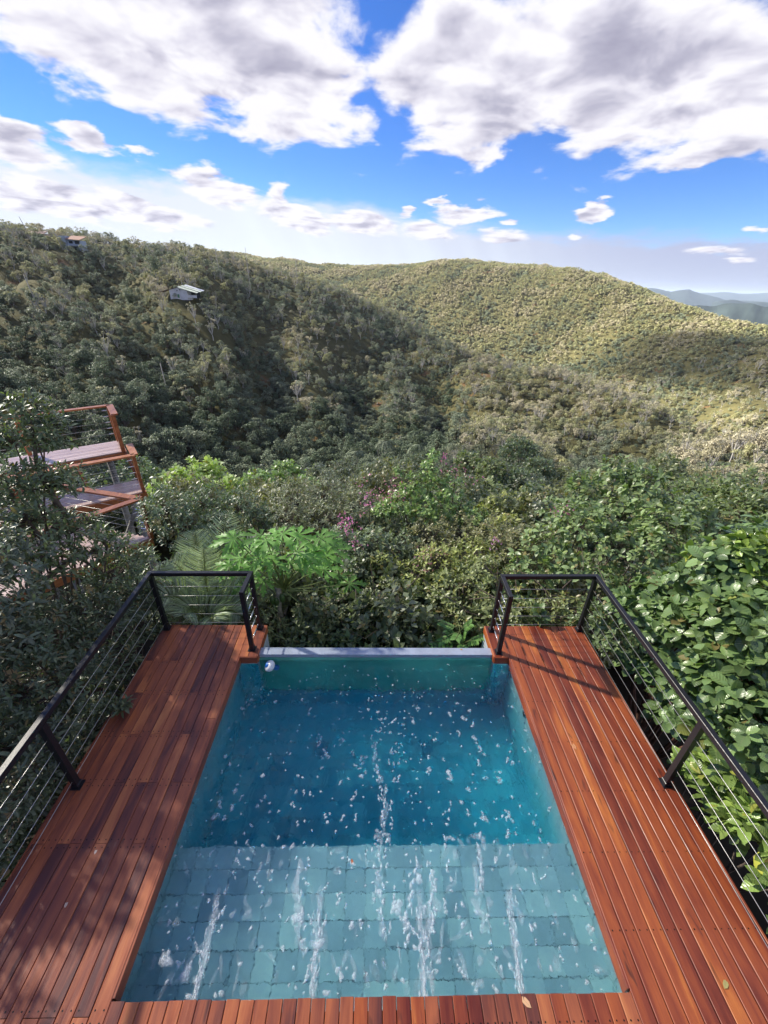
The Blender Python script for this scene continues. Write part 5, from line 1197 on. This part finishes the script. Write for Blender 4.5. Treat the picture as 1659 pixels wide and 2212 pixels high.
plant('fresh_green_shoots', 'yellow-green young shoots on top of the broad-leaved tree at the right edge', 'branch', lobes_px([(1600, 1175, 5.6, .13), (1655, 1180, 5.6, .14), (1560, 1190, 5.7, .10), (1640, 1240, 5.4, .12), (1500, 1200, 5.8, .09)], xmin=3.4), None, 12, (.14, .20, .045), BROAD, LEAF_BIG, .12, .9, 6, .12, 45, base=at(1610, 1300, 5.7), r0=.012, single=60, twigs=.9)
sp = on_z(1180, 1362, .12)
plant('overhanging_sprig', 'small leafy sprig hanging over the far end of the right deck', 'branch', [(sp[0], 4.72, .12, .09), (sp[0]+.05, 4.85, .10, .06)], None, 13, (.07, .11, .04), BROAD, LEAF_BIG, .12, .9, 6, .10, 110, base=(sp[0]+.1, 5.2, -.15), r0=.008, single=16)
mids = [
    ('bushy_tree', 'large bushy tree with mid-sized leaves behind the right railing corner', 'tree', [(1180, 1180, 6.9, .45), (1250, 1150, 7.2, .55), (1150, 1240, 6.5, .4), (1240, 1230, 6.6, .4), (1330, 1190, 7.0, .5), (1400, 1200, 7.0, .45), (1450, 1170, 7.3, .5), (1310, 1260, 6.4, .3), (1110, 1290, 6.2, .3)], (0.141, 0.192, 0.081), BROAD, .095, 22, .85, 60),
    ('tall_shrub', 'tall upright shrub topped with big leaves against the right-hand hillside', 'shrub', [(1330, 1030, 8.6, .4), (1390, 1060, 8.4, .45), (1270, 1080, 8.3, .45), (1340, 1120, 8.0, .5), (1420, 1130, 8.0, .5), (1210, 1120, 8.0, .4), (1480, 1110, 8.3, .4), (1250, 1040, 8.6, .25)], (0.128, 0.173, 0.074), BROAD, .105, 20, .8, 60),
    ('dark_shrub', 'dark dense shrub behind the broad-leaved tree at the right edge', 'shrub', [(1560, 1100, 10.5, .75), (1640, 1105, 10.2, .8), (1520, 1140, 9.6, .7), (1600, 1150, 9.0, .7), (1680, 1160, 9.0, .7), (1480, 1090, 10.8, .6)], (0.105, 0.138, 0.057), MED, .09, 34, 1.0, 0),
    ('thicket_bush', 'tangled bush with mixed dry leaves right behind the clear pool wall', 'shrub', [(700, 1375, 5.25, .32), (780, 1360, 5.4, .35), (860, 1350, 5.5, .38), (940, 1345, 5.6, .35), (740, 1320, 5.7, .35), (830, 1300, 5.9, .4), (670, 1330, 5.6, .3)], (0.130, 0.150, 0.074), MED, .075, 40, 1.0, 80),
    ('thicket_bush', 'tangled olive bush left of the right railing and behind the pool edge', 'shrub', [(1010, 1330, 5.7, .38), (1070, 1310, 5.9, .38), (970, 1280, 6.1, .42), (1050, 1250, 6.4, .42), (1120, 1340, 5.7, .3), (1180, 1330, 5.9, .32), (1240, 1320, 6.0, .3)], (0.164, 0.188, 0.081), MED, .08, 40, 1.0, 80),
    ('thicket_bush', 'yellow-green flecked bush in the middle of the thicket', 'shrub', [(880, 1265, 6.4, .45), (950, 1230, 6.7, .5), (1020, 1210, 7.0, .45), (830, 1240, 6.6, .4)], (0.214, 0.241, 0.081), MED, .08, 38, 1.0, 60),
    ('thicket_bush', 'greyish bush right of the papaya leaves', 'shrub', [(760, 1230, 6.8, .42), (800, 1190, 7.2, .5), (740, 1180, 7.3, .42), (860, 1190, 7.3, .45)], (0.136, 0.173, 0.100), MED, .075, 40, 1.0, 40),
    ('thicket_bush', 'brownish twiggy bush in the thicket below the pink flowers', 'shrub', [(930, 1170, 7.6, .5), (1000, 1160, 7.8, .5), (1070, 1170, 7.6, .5), (1120, 1190, 7.2, .42)], (0.164, 0.165, 0.081), MED, .07, 40, 1.0, 30),
    ('climber_shrub', 'tall creeper-covered shrub rising highest above the thicket', 'shrub', [(935, 985, 8.9, .16), (925, 1015, 8.9, .26), (900, 1055, 8.7, .38), (960, 1060, 8.8, .40), (870, 1095, 8.4, .42), (930, 1110, 8.3, .45), (990, 1105, 8.5, .40), (1030, 1130, 8.2, .35), (830, 1110, 8.4, .32), (860, 1020, 8.9, .15)], (0.154, 0.221, 0.077), BROAD, .075, 34, 1.0, 0),
    ('thicket_bush', 'dark narrow-leaved bush behind the palm', 'shrub', [(360, 1110, 8.9, .55), (440, 1095, 9.4, .55), (520, 1105, 8.9, .5), (400, 1140, 8.6, .5), (560, 1130, 8.6, .45), (470, 1150, 8.3, .5), (430, 1200, 7.9, .45), (520, 1210, 7.8, .45)], (0.088, 0.123, 0.068), SPINY, .085, 40, 1.0, 0),
    ('thicket_bush', 'grey leafless-looking bush between papaya and climber', 'shrub', [(640, 1090, 9.4, .65), (700, 1080, 9.6, .7), (620, 1130, 8.5, .55), (700, 1130, 8.5, .55), (770, 1100, 9.0, .6)], (0.160, 0.177, 0.106), SPINY, .07, 40, 1.0, 0),
    ('thicket_bush', 'dark undergrowth bush under the papaya', 'shrub', [(600, 1370, 5.3, .3), (560, 1340, 5.5, .32), (640, 1390, 5.15, .25), (540, 1290, 5.9, .35)], (0.100, 0.119, 0.057), SPINY, .065, 44, 1.0, 0),
    ('thicket_bush', 'dark undergrowth bush below the left railing corner', 'shrub', [(440, 1380, 5.35, .2), (380, 1350, 5.5, .24), (500, 1380, 5.35, .2), (340, 1290, 6.1, .3), (330, 1240, 6.9, .36)], (0.090, 0.123, 0.064), SPINY, .075, 44, 1.0, 0),
    ('thicket_bush', 'low dark bush at the foot of the right railing corner', 'shrub', [(1150, 1390, 5.4, .25), (1240, 1380, 5.5, .28), (1290, 1340, 5.8, .3), (1330, 1390, 5.5, .25)], (0.109, 0.150, 0.068), MED, .08, 44, 1.0, 0)]
for k, (nm, lb, ct, rows, colr, tp, ln_, dens_, wd_, sg) in enumerate(mids):
    plant(nm, lb, ct, lobes_px(rows), 'thicket bushes' if nm == 'thicket_bush' else None, 40+k, colr, tp, LEAF, ln_, wd_, 7, .12, dens_, r0=.028, single=sg, twigs=.6, inner=.16, keep=off_deck)
# --- trees standing further down the slope, each with its own crown
slope = [
    ('lime_tree', 'pale green flat-topped tree below the near hill, left of centre', [(390, 1030, 17, 1.0), (440, 1010, 18, 1.1), (500, 1040, 16, .9), (350, 1060, 15, .9), (440, 1050, 15.5, .9)], (0.274, 0.338, 0.126), .20),
    ('leafy_tree', 'mid green leafy tree with a level top beside the pale flat-topped tree', [(560, 1030, 19, 1.1), (620, 1010, 20, 1.2), (660, 1040, 18, 1.0), (590, 1060, 16, 1.0)], (0.192, 0.265, 0.101), .18),
    ('grey_tree', 'dull grey-green tree in front of the palms', [(690, 1010, 22, 1.0), (740, 1000, 24, 1.2), (790, 1030, 20, 1.1), (720, 1045, 18, .9)], (0.167, 0.186, 0.119), .15),
    ('grey_tree', 'greyish tree just left of the climber', [(800, 1000, 24, 1.0), (850, 995, 25, 1.1), (830, 1050, 16, .8), (780, 1060, 15, .8)], (0.182, 0.204, 0.119), .15),
    ('round_tree', 'rounded green tree right of the climber', [(1010, 985, 26, 1.3), (1060, 1000, 24, 1.2), (1000, 1040, 18, 1.0), (1060, 1050, 17, 1.0)], (0.173, 0.204, 0.092), .17),
    ('round_tree', 'dark rounded tree below the sunlit shoulder', [(1120, 960, 32, 1.8), (1160, 1000, 28, 1.5), (1110, 1020, 24, 1.3), (1150, 1060, 18, 1.1)], (0.128, 0.161, 0.085), .18),
    ('round_tree', 'yellowish round tree under the dark one, right of centre', [(1100, 1070, 15, .9), (1060, 1090, 13, .8), (1130, 1090, 13.5, .8), (1090, 1120, 11.5, .7)], (0.228, 0.246, 0.085), .15),
    ('spreading_tree', 'olive spreading tree on the right, before the sunlit slope', [(1230, 1025, 28, 1.5), (1290, 1035, 26, 1.4), (1260, 1065, 20, 1.2), (1200, 1070, 19, 1.1), (1320, 1065, 20, 1.1)], (0.192, 0.209, 0.101), .17),
    ('spreading_tree', 'dull green spreading tree in the right middle distance', [(1380, 1015, 26, 1.4), (1440, 1000, 27, 1.4), (1490, 1045, 22, 1.2), (1420, 1065, 19, 1.0)], (0.155, 0.178, 0.085), .17),
    ('spreading_tree', 'light olive spreading tree at the right border', [(1560, 1060, 22, 1.2), (1620, 1070, 21, 1.2), (1660, 1080, 19, 1.1), (1590, 1080, 18, 1.0)], (0.209, 0.228, 0.098), .17),
    ('scrub_tree', 'dark scrub tree behind the timber platform', [(330, 1030, 19, 1.2), (290, 1010, 22, 1.4), (340, 1075, 15, .9), (250, 1040, 19, 1.2)], (0.109, 0.146, 0.074), .17),
    ('scrub_tree', 'dark scrub tree at the left border behind the leaning tree', [(40, 1020, 17, 1.3), (120, 1030, 17, 1.2), (180, 1060, 15, 1.0), (0, 1090, 13, 1.1), (90, 1120, 11.5, .9)], (0.092, 0.124, 0.068), .15),
    ('scrub_tree', 'small grey scrub tree in the middle of the slope', [(950, 1010, 30, 1.5), (900, 990, 34, 1.6), (930, 1050, 14, .5)], (0.155, 0.178, 0.092), .17)]
for k, (nm, lb, rows, colr, ln_) in enumerate(slope):
    plant(nm, lb, 'tree', lobes_px([(a, b+22, c, d*.72) for a, b, c, d in rows]), 'trees down the slope', 80+k, colr, DIA, LEAF, ln_, 1.25, 7, ln_*1.6, 15 if ln_ > .14 else 26, r0=.07, single=0, twigs=.5, inner=.18, bark=BARK)
# --- fill between: simple low bushes copied along the slope
g2 = np.random.default_rng(77); fills = []
for v in range(4):
    L = [(g2.uniform(-.7, .7), g2.uniform(-.7, .7), g2.uniform(.5, 1.5), g2.uniform(.45, .75)) for _ in range(6)]
    P, D, K = sprigs_on_lobes(g2, L, 30, .2); pos, yd, zd, le = leaves_on_sprigs(g2, P, D, 7, .14, .10)
    V, T, A = compose(L_DIAMOND, pos, yd, zd, le, 1.15, g2.random(len(pos))); fm = np_mesh('foliage', V, T, {'leaf': A}); fm.materials.append(LEAF)
    mb = MB()
    for x, y, z, r in L: mb.tube([(0, 0, -.3), (x*.4, y*.4, z*.5), (x, y, z)], [.04, .03, .01], 4, cap=False)
    sm = mb.mesh('stem', True); sm.materials.append(BARK); fills.append((fm, sm))
FILLC = [((.105, .122, .066), 'dull green low bush filling the slope below the terrace'), ((.135, .140, .070), 'olive low bush filling the slope below the terrace'), ((.080, .098, .056), 'dark low bush filling the slope below the terrace')]
spots = []
for _ in range(3000):
    r = math.exp(g2.uniform(math.log(6.0), math.log(27))); a = math.radians(g2.uniform(-50, 52)); x, y = r*math.sin(a), r*math.cos(a)
    if abs(x) < 4.2 and y < 6.0: continue
    if x < -4.2 and 6.8 < r < 14 and -52 < math.degrees(a) < -26: continue
    if len(spots) >= 130: break
    z = float(ground_z(x, y)[0]); px, py, zc_ = to_px((x, y, z+1.3))
    if not (15 < px < 1645 and py < 1400): continue
    spots.append((x, y, z, px, py, int(g2.integers(3))))
own2 = place_labels([(i, q[3], q[4], ('dull green', 'olive', 'dark')[q[5]]+' low bush') for i, q in enumerate(spots)], '')
for i, (x, y, z, px, py, ci) in enumerate(spots):
    fm, sm = fills[int(g2.integers(4))]; c_, lb = FILLC[ci]; s_ = g2.uniform(.7, 1.15)*(1+math.hypot(x, y)*.012)
    ro = link('low_bush', None, loc=(x, y, z)); ro.rotation_euler = (0, 0, g2.uniform(0, 6.28)); ro.scale = (s_, s_, s_*g2.uniform(.9, 1.3)); thing(ro, own2[i], 'bush', lb.split()[0]+' low bushes of the slope')
    stuff(link('foliage', fm, ro, color=c_)); link('stem', sm, ro)

# --- papaya tree
pb = at(618, 1420, 5.75); pt = at(612, 1268, 5.75); pb[2] = pt[2]-1.85
pap = link('papaya_tree', None, loc=tuple(pb)); thing(pap, 'bright green papaya tree with large lobed leaves behind the left deck', 'papaya tree')
tk = MB(); nseg = 15
tk.tube([(0.02*math.sin(k), .015*math.cos(k*1.3), (pt[2]-pb[2])*k/nseg) for k in range(nseg+1)], [.075-.028*k/nseg+(.004 if k % 2 else 0) for k in range(nseg+1)], 10); tk.obj('trunk', simple('ringed_grey_trunk', (.27, .25, .20), .85, 0, .3, 18, .4), pap, True)
top = pt-pb
def papaya_leaf(seed):
    g_ = random.Random(seed); V = [(0, 0, 0)]; A = [(0, 0, .5)]; T = []
    lobes_ = [(-2.35, .55), (-1.55, .78), (-.78, .95), (0, 1.05), (.78, .95), (1.55, .78), (2.35, .55)]
    for a, l in lobes_:
        a += g_.uniform(-.06, .06); l *= g_.uniform(.92, 1.06); dx, dy = math.sin(a), math.cos(a); nx, ny = dy, -dx
        # half widths along the lobe with two side teeth
        prof = [(.10, .035), (.34, .075), (.44, .155), (.56, .10), (.66, .205), (.74, .085), (.86, .085), (.92, .045)]
        b = len(V); zf = lambda t: -.30*l*t*t+.05*math.sin(t*6+seed)
        for t, w_ in prof:
            for s_ in (-1, 0, 1):
                tt = t+(.10 if (s_ and w_ > .14) else 0); V.append((dx*l*tt+nx*w_*s_*l, dy*l*tt+ny*w_*s_*l, zf(t)+(.22*w_ if s_ else 0))); A.append((abs(s_), t, .35+.3*g_.random()))
        V.append((dx*l, dy*l, zf(1))); A.append((.3, 1, .5)); n = len(prof)
        T += [(0, b+1, b), (0, b+2, b+1)]
        for i in range(n-1):
            q = b+3*i; T += [(q, q+1, q+4), (q, q+4, q+3), (q+1, q+2, q+5), (q+1, q+5, q+4)]
        q = b+3*(n-1); T += [(q, q+1, len(V)-1), (q+1, q+2, len(V)-1)]
    me = np_mesh('leaf', V, T, {'leaf': A}); me.materials.append(LEAF_SOFT); return me
pml = [papaya_leaf(k) for k in range(5)]
leafspots = [(505, 1165), (540, 1190), (575, 1165), (610, 1150), (640, 1165), (690, 1160), (715, 1185), (660, 1195), (585, 1205), (625, 1215), (545, 1225), (520, 1205), (480, 1215), (600, 1240), (655, 1230), (570, 1255), (700, 1230), (735, 1245), (715, 1275), (755, 1262), (610, 1300), (690, 1335), (590, 1195), (640, 1190), (535, 1265), (670, 1215), (565, 1215)]
leafspots += [(x+R.uniform(-22, 22), y+R.uniform(-16, 16)) for x, y in leafspots[:8]]
for k, (px, py) in enumerate(leafspots):
    q = at(px, py, 5.75+R.uniform(-.55, .55)); v = q-pt; side = math.hypot(v[0], v[1]); v = v*min(1.0, 1.15/max(.01, np.linalg.norm(v))) if py > 1170 else v; q = pt+v
    st = Vector(top)+Vector((R.uniform(-.03, .03), R.uniform(-.03, .03), -.10*R.random())); en = Vector(q-pb); md = (st+en)/2+Vector((0, 0, .06 if v[2] > 0 else -.02))
    pet = MB().tube([st, md, en], [.013, .010, .007], 5).obj('leaf_stalk', STEM_GREEN, pap, True)
    kf = R.uniform(.62, 1.15)*(1.0 if py < 1235 else .7); lf = link('leaf', R.choice(pml), pap, color=(.110*kf, .225*kf, .046*kf)); s_ = R.uniform(.28, .38)
    od = Vector((v[0], v[1], 0)).normalized(); yv = (od*R.uniform(.7, 1.1)+Vector((0, 0, -.15+.25*R.random()))+Vector((R.uniform(-.3, .3), R.uniform(-.3, .3), 0))).normalized()
    xv = yv.cross(Vector((0, -.35, 1))).normalized(); zv = xv.cross(yv); lf.matrix_local = Matrix(((xv.x*s_, yv.x*s_, zv.x*s_, en.x), (xv.y*s_, yv.y*s_, zv.y*s_, en.y), (xv.z*s_, yv.z*s_, zv.z*s_, en.z), (0, 0, 0, 1)))
FRUIT = simple('green_fruit', (.06, .11, .03), .5, 0, .2)
for dx_, dz in ((-.09, -.32), (.08, -.28), (-.02, -.36), (-.06, -.50)):
    f = lathe([(0, 0), (.022, .01), (.042, .06), (.048, .11), (.036, .16), (.012, .19), (0, .195)], 10).obj('fruit', FRUIT, pap, True); f.location = (dx_, -.05, top[2]+dz)

# --- feather palm left of it
pb2 = at(470, 1400, 6.15); pb2[2] = -1.9
palm = link('feather_palm', None, loc=tuple(pb2)); thing(palm, 'grey-green feather palm behind the left railing corner', 'palm')
crown_z = 1.0
MB().tube([(0, 0, -.2), (.02, 0, .5), (0, 0, crown_z)], [.12, .10, .08], 8).obj('trunk', BARK, palm, True)
def frond(name, tip_px, tip_r, bow, seed, nl=46, ll=.46):
    g_ = np.random.default_rng(seed); a = np.array([0, 0, crown_z]); b = at(*tip_px, tip_r)-pb2; mid = (a+b)/2+np.array([0, 0, bow]); t = np.linspace(0, 1, 12)[:, None]
    curve = lambda t: (1-t)**2*a+2*t*(1-t)*mid+t**2*b
    o = MB().tube(curve(t), list(np.linspace(.02, .004, 12)), 5).obj(name, STEM_GREEN, palm, True)
    tt = np.linspace(.16, 1, nl)[:, None]; q = curve(tt); tan = unit(curve(np.minimum(tt+.02, 1.02))-curve(tt-.02)); side = unit(np.cross(tan, np.array([0.2, -.55, .8]))); upv = np.cross(side, tan); parts = []
    ln_ = ll*np.sin(np.pi*np.clip(tt[:, 0]*.86+.12, 0, 1))**.6
    for s_ in (-1, 1):
        yd = side*s_*.85+tan*.62+upv*.16+np.array([0, 0, -.10])+g_.normal(0, .05, q.shape); parts.append(compose(L_LONG, q, yd, upv+side*s_*.3, ln_, .22, g_.random(nl)*.8))
    V, T, A = merge(parts); stuff(link('leaflets', np_mesh('leaflets', V, T, {'leaf': A}), o, mat=LEAF, color=(.25, .29, .22)))
for k, (tp, tr_, bow) in enumerate([((492, 1108), 6.5, .25), ((420, 1150), 6.6, .5), ((375, 1215), 6.3, .55), ((560, 1170), 6.7, .5), ((350, 1290), 5.9, .5), ((600, 1260), 6.2, .6), ((440, 1185), 5.9, .4), ((540, 1290), 5.7, .5), ((395, 1330), 5.5, .45), ((460, 1345), 5.3, .45), ((520, 1330), 5.4, .5), ((330, 1240), 6.8, .5)]): frond('frond', tp, tr_, bow, 200+k)
MB().tube([(0, 0, crown_z), tuple((np.array([0, 0, crown_z])+(at(425, 1150, 6.3)-pb2))*.5), tuple(at(425, 1150, 6.3)-pb2)], [.014, .010, .003], 5).obj('unopened_frond', STEM_GREEN, palm, True)

# --- pale compound-leaved sapling beside the right end of the clear wall
sb = at(1010, 1430, 4.75); sb[2] = -1.75
sap = link('sapling', None, loc=tuple(sb)); thing(sap, 'light green sapling with feathered leaves at the right end of the pool edge', 'sapling')
stp = [(0, 0, 0), tuple((at(1000, 1390, 4.9)-sb)), tuple(at(990, 1345, 5.0)-sb)]
MB().tube(stp, [.014, .010, .005], 5).obj('stem', STEM_GREEN, sap, True)
for k, (px, py, r) in enumerate([(955, 1345, 5.05), (1015, 1348, 5.0), (952, 1385, 4.8), (985, 1380, 4.75), (1030, 1385, 4.85), (1045, 1375, 4.9), (968, 1362, 4.95), (1005, 1365, 4.9), (935, 1395, 4.75), (1000, 1400, 4.7)]):
    a = np.array(stp[1])*.4+np.array(stp[2])*.6 if k < 4 else np.array(stp[1]); b = at(px, py, r)-sb; o = MB().tube([a, (a+b)/2+np.array([0, 0, .04]), b], [.006, .004, .002], 4).obj('leaf_stalk', STEM_GREEN, sap, True)
    t = np.linspace(.35, 1, 6)[:, None]; q = a+(b-a)*t; dirv = unit((b-a)[None])*np.ones((6, 1)); side = unit(np.cross(dirv, np.array([0, 0, 1.])))
    for s_ in (-1, 1):
        yd = side*s_*.8+dirv*.6+np.array([0, 0, .08]); x, y, z = frames(yd, np.tile([[0, -.2, 1.]], (6, 1)))
        for i in range(6):
            key = ('sap', i % 3)
            if key not in _leaf_data:
                V, T, A = L_MED; _leaf_data[key] = np_mesh('leaflet', V, T, {'leaf': np.concatenate([A, np.full((len(A), 1), .25+.2*(i % 3))], 1)}); _leaf_data[key].materials.append(LEAF_SOFT)
            lf = link('leaflet', _leaf_data[key], o, color=(.10, .185, .05)); L_ = .10; lf.matrix_local = Matrix(((x[i][0]*L_, y[i][0]*L_, z[i][0]*L_, q[i][0]), (x[i][1]*L_, y[i][1]*L_, z[i][1]*L_, q[i][1]), (x[i][2]*L_, y[i][2]*L_, z[i][2]*L_, q[i][2]), (0, 0, 0, 1)))

# --- pink flower sprays in the thicket
def spray(px, py, r, w_, h_, n, label, colr=(.46, .20, .38), seed=1):
    g_ = np.random.default_rng(seed); c = at(px, py, r); o = link('flower_spray', None, loc=tuple(c)); thing(o, label, 'flowers', 'pink flower sprays in the thicket')
    q = g_.normal(0, 1, (n, 3))*np.array([w_, w_, h_])*.62; MB().tube([(0, .1, -h_-.5), (0, .05, -h_*.4), (0, 0, h_*.6)], [.008, .006, .002], 4).obj('stem', BARK, o, True)
    parts = []
    for k in range(5): parts.append(compose(L_DIAMOND, q, unit(g_.normal(0, 1, (n, 3))+np.array([0, 0, .3])), g_.normal(0, 1, (n, 3)), (.032*g_.uniform(.6, 1.2, n)), 1.2, g_.random(n)*.7))
    V, T, A = merge(parts); stuff(link('petals', np_mesh('petals', V, T, {'leaf': A}), o, mat=FLOWER, color=colr))
spray(748, 1128, 7.0, .22, .20, 52, 'bright magenta flower spray above the papaya leaves', (.52, .20, .44), 1)
spray(798, 1075, 8.1, .20, .34, 50, 'tall magenta flower spray left of the climber', (.50, .21, .42), 2)
spray(768, 1176, 6.7, .12, .12, 16, 'small pink flower cluster right of the papaya', (.52, .22, .42), 3)
spray(985, 1030, 8.9, .36, .26, 46, 'pale pink flower spray right of the climber top', (.42, .16, .32), 4)
spray(848, 1060, 8.2, .26, .34, 50, 'dusty pink flower spray on the climber', (.40, .15, .28), 5)
spray(1215, 1108, 7.4, .18, .16, 30, 'dusty pink flowers among the bushy tree leaves on the right', (.42, .13, .32), 6)
spray(1075, 1165, 7.0, .12, .14, 12, 'small purple flower cluster in the thicket left of the bushy tree', (.44, .22, .42), 7)
spray(920, 1205, 6.4, .26, .24, 40, 'brownish pink dry flower spray in the middle of the thicket', (.28, .13, .17), 8)
spray(960, 990, 9.0, .10, .10, 14, 'tiny pink flower cluster near the climber top', (.42, .14, .34), 9)

# --- bare tangled twigs behind the pool edge
tw = link('bare_twigs', None, loc=(1.2, 5.6, -1.2)); thing(tw, 'tangle of bare brown twigs behind the right part of the pool edge', 'twigs'); g3 = np.random.default_rng(9)
TWIG = simple('dry_twig', (.15, .11, .085), .9, 0, .3, 20)
for k in range(46):
    px, py = g3.uniform(690, 1330), g3.uniform(1270, 1395); a = at(px, py, g3.uniform(5.0, 5.9)); d = g3.normal(0, .22, 3); d[2] = abs(d[2])*.8; pts = [a, a+d*.8+g3.normal(0, .05, 3), a+d*1.7+g3.normal(0, .08, 3), a+d*2.3+g3.normal(0, .1, 3)]
    if any(abs(p[0]-.05) < 3.2 and p[1] < 4.72 for p in pts): continue
    o = MB().tube([np.array(p)-np.array([1.2, 5.6, -1.2]) for p in pts], [.009, .007, .005, .002], 4).obj('twig', TWIG, tw, True)

# ------------------------------------------------------------------ small things lying about
def dropped_leaf(px, py, L_, ang, colr, label, z=.002, cat='fallen leaf'):
    p = on_z(px, py, z); V, T, A = L_MED; V = V*np.array([1.1, 1, .35])+np.array([0, 0, .03])
    o = link('fallen_leaf', np_mesh('fallen_leaf', V, T, {'leaf': np.concatenate([A, np.full((len(A), 1), .4)], 1)}), mat=LEAF, color=colr, loc=tuple(p)); o.scale = (L_, L_, L_); o.rotation_euler = (0, 0, ang); thing(o, label, cat)
dropped_leaf(1564, 2136, .075, -.9, (.30, .27, .10), 'yellow-green oval leaf lying on the right deck, nearest the front')
dropped_leaf(1245, 1620, .10, .3, (.42, .20, .09), 'curled brown leaf lying midway along the right deck')
dropped_leaf(1148, 2178, .085, .8, (.50, .30, .16), 'tan leaf lying on the near deck strip')
dropped_leaf(140, 1962, .05, .2, (.45, .34, .26), 'pale dry leaf lying on the left deck, front')
dropped_leaf(204, 1846, .045, .1, (.48, .40, .34), 'pale dry leaf lying on the left deck beside a board joint')
dropped_leaf(762, 1868, .05, .3, (.28, .08, .03), 'brown leaf floating in the shallow end', WZ+.006)
dropped_leaf(1000, 1404, .05, 1.2, (.30, .18, .08), 'small brown leaf resting on the pale pool edge', -.046)

# ------------------------------------------------------------------ haze
HAZE_ON = True
if HAZE_ON:
    hb = MB().box((0, 0, 0), (24600, 24600, 187)); hz_o = hb.obj('haze', None); hz_o.location = (0, 0, -86+93.5); stuff(hz_o)
    hm = bpy.data.materials.new('haze'); hm.use_nodes = True; t = NT(hm.node_tree); t.n.remove(t.n['Principled BSDF'])
    pv = t.node('ShaderNodeVolumePrincipled'); pv.inputs['Color'].default_value = (.62, .76, 1.0, 1); pv.inputs['Density'].default_value = 8e-5; pv.inputs['Anisotropy'].default_value = .2
    t.l.new(pv.outputs[0], t.n['Material Output'].inputs['Volume']); hz_o.data.materials.append(hm)
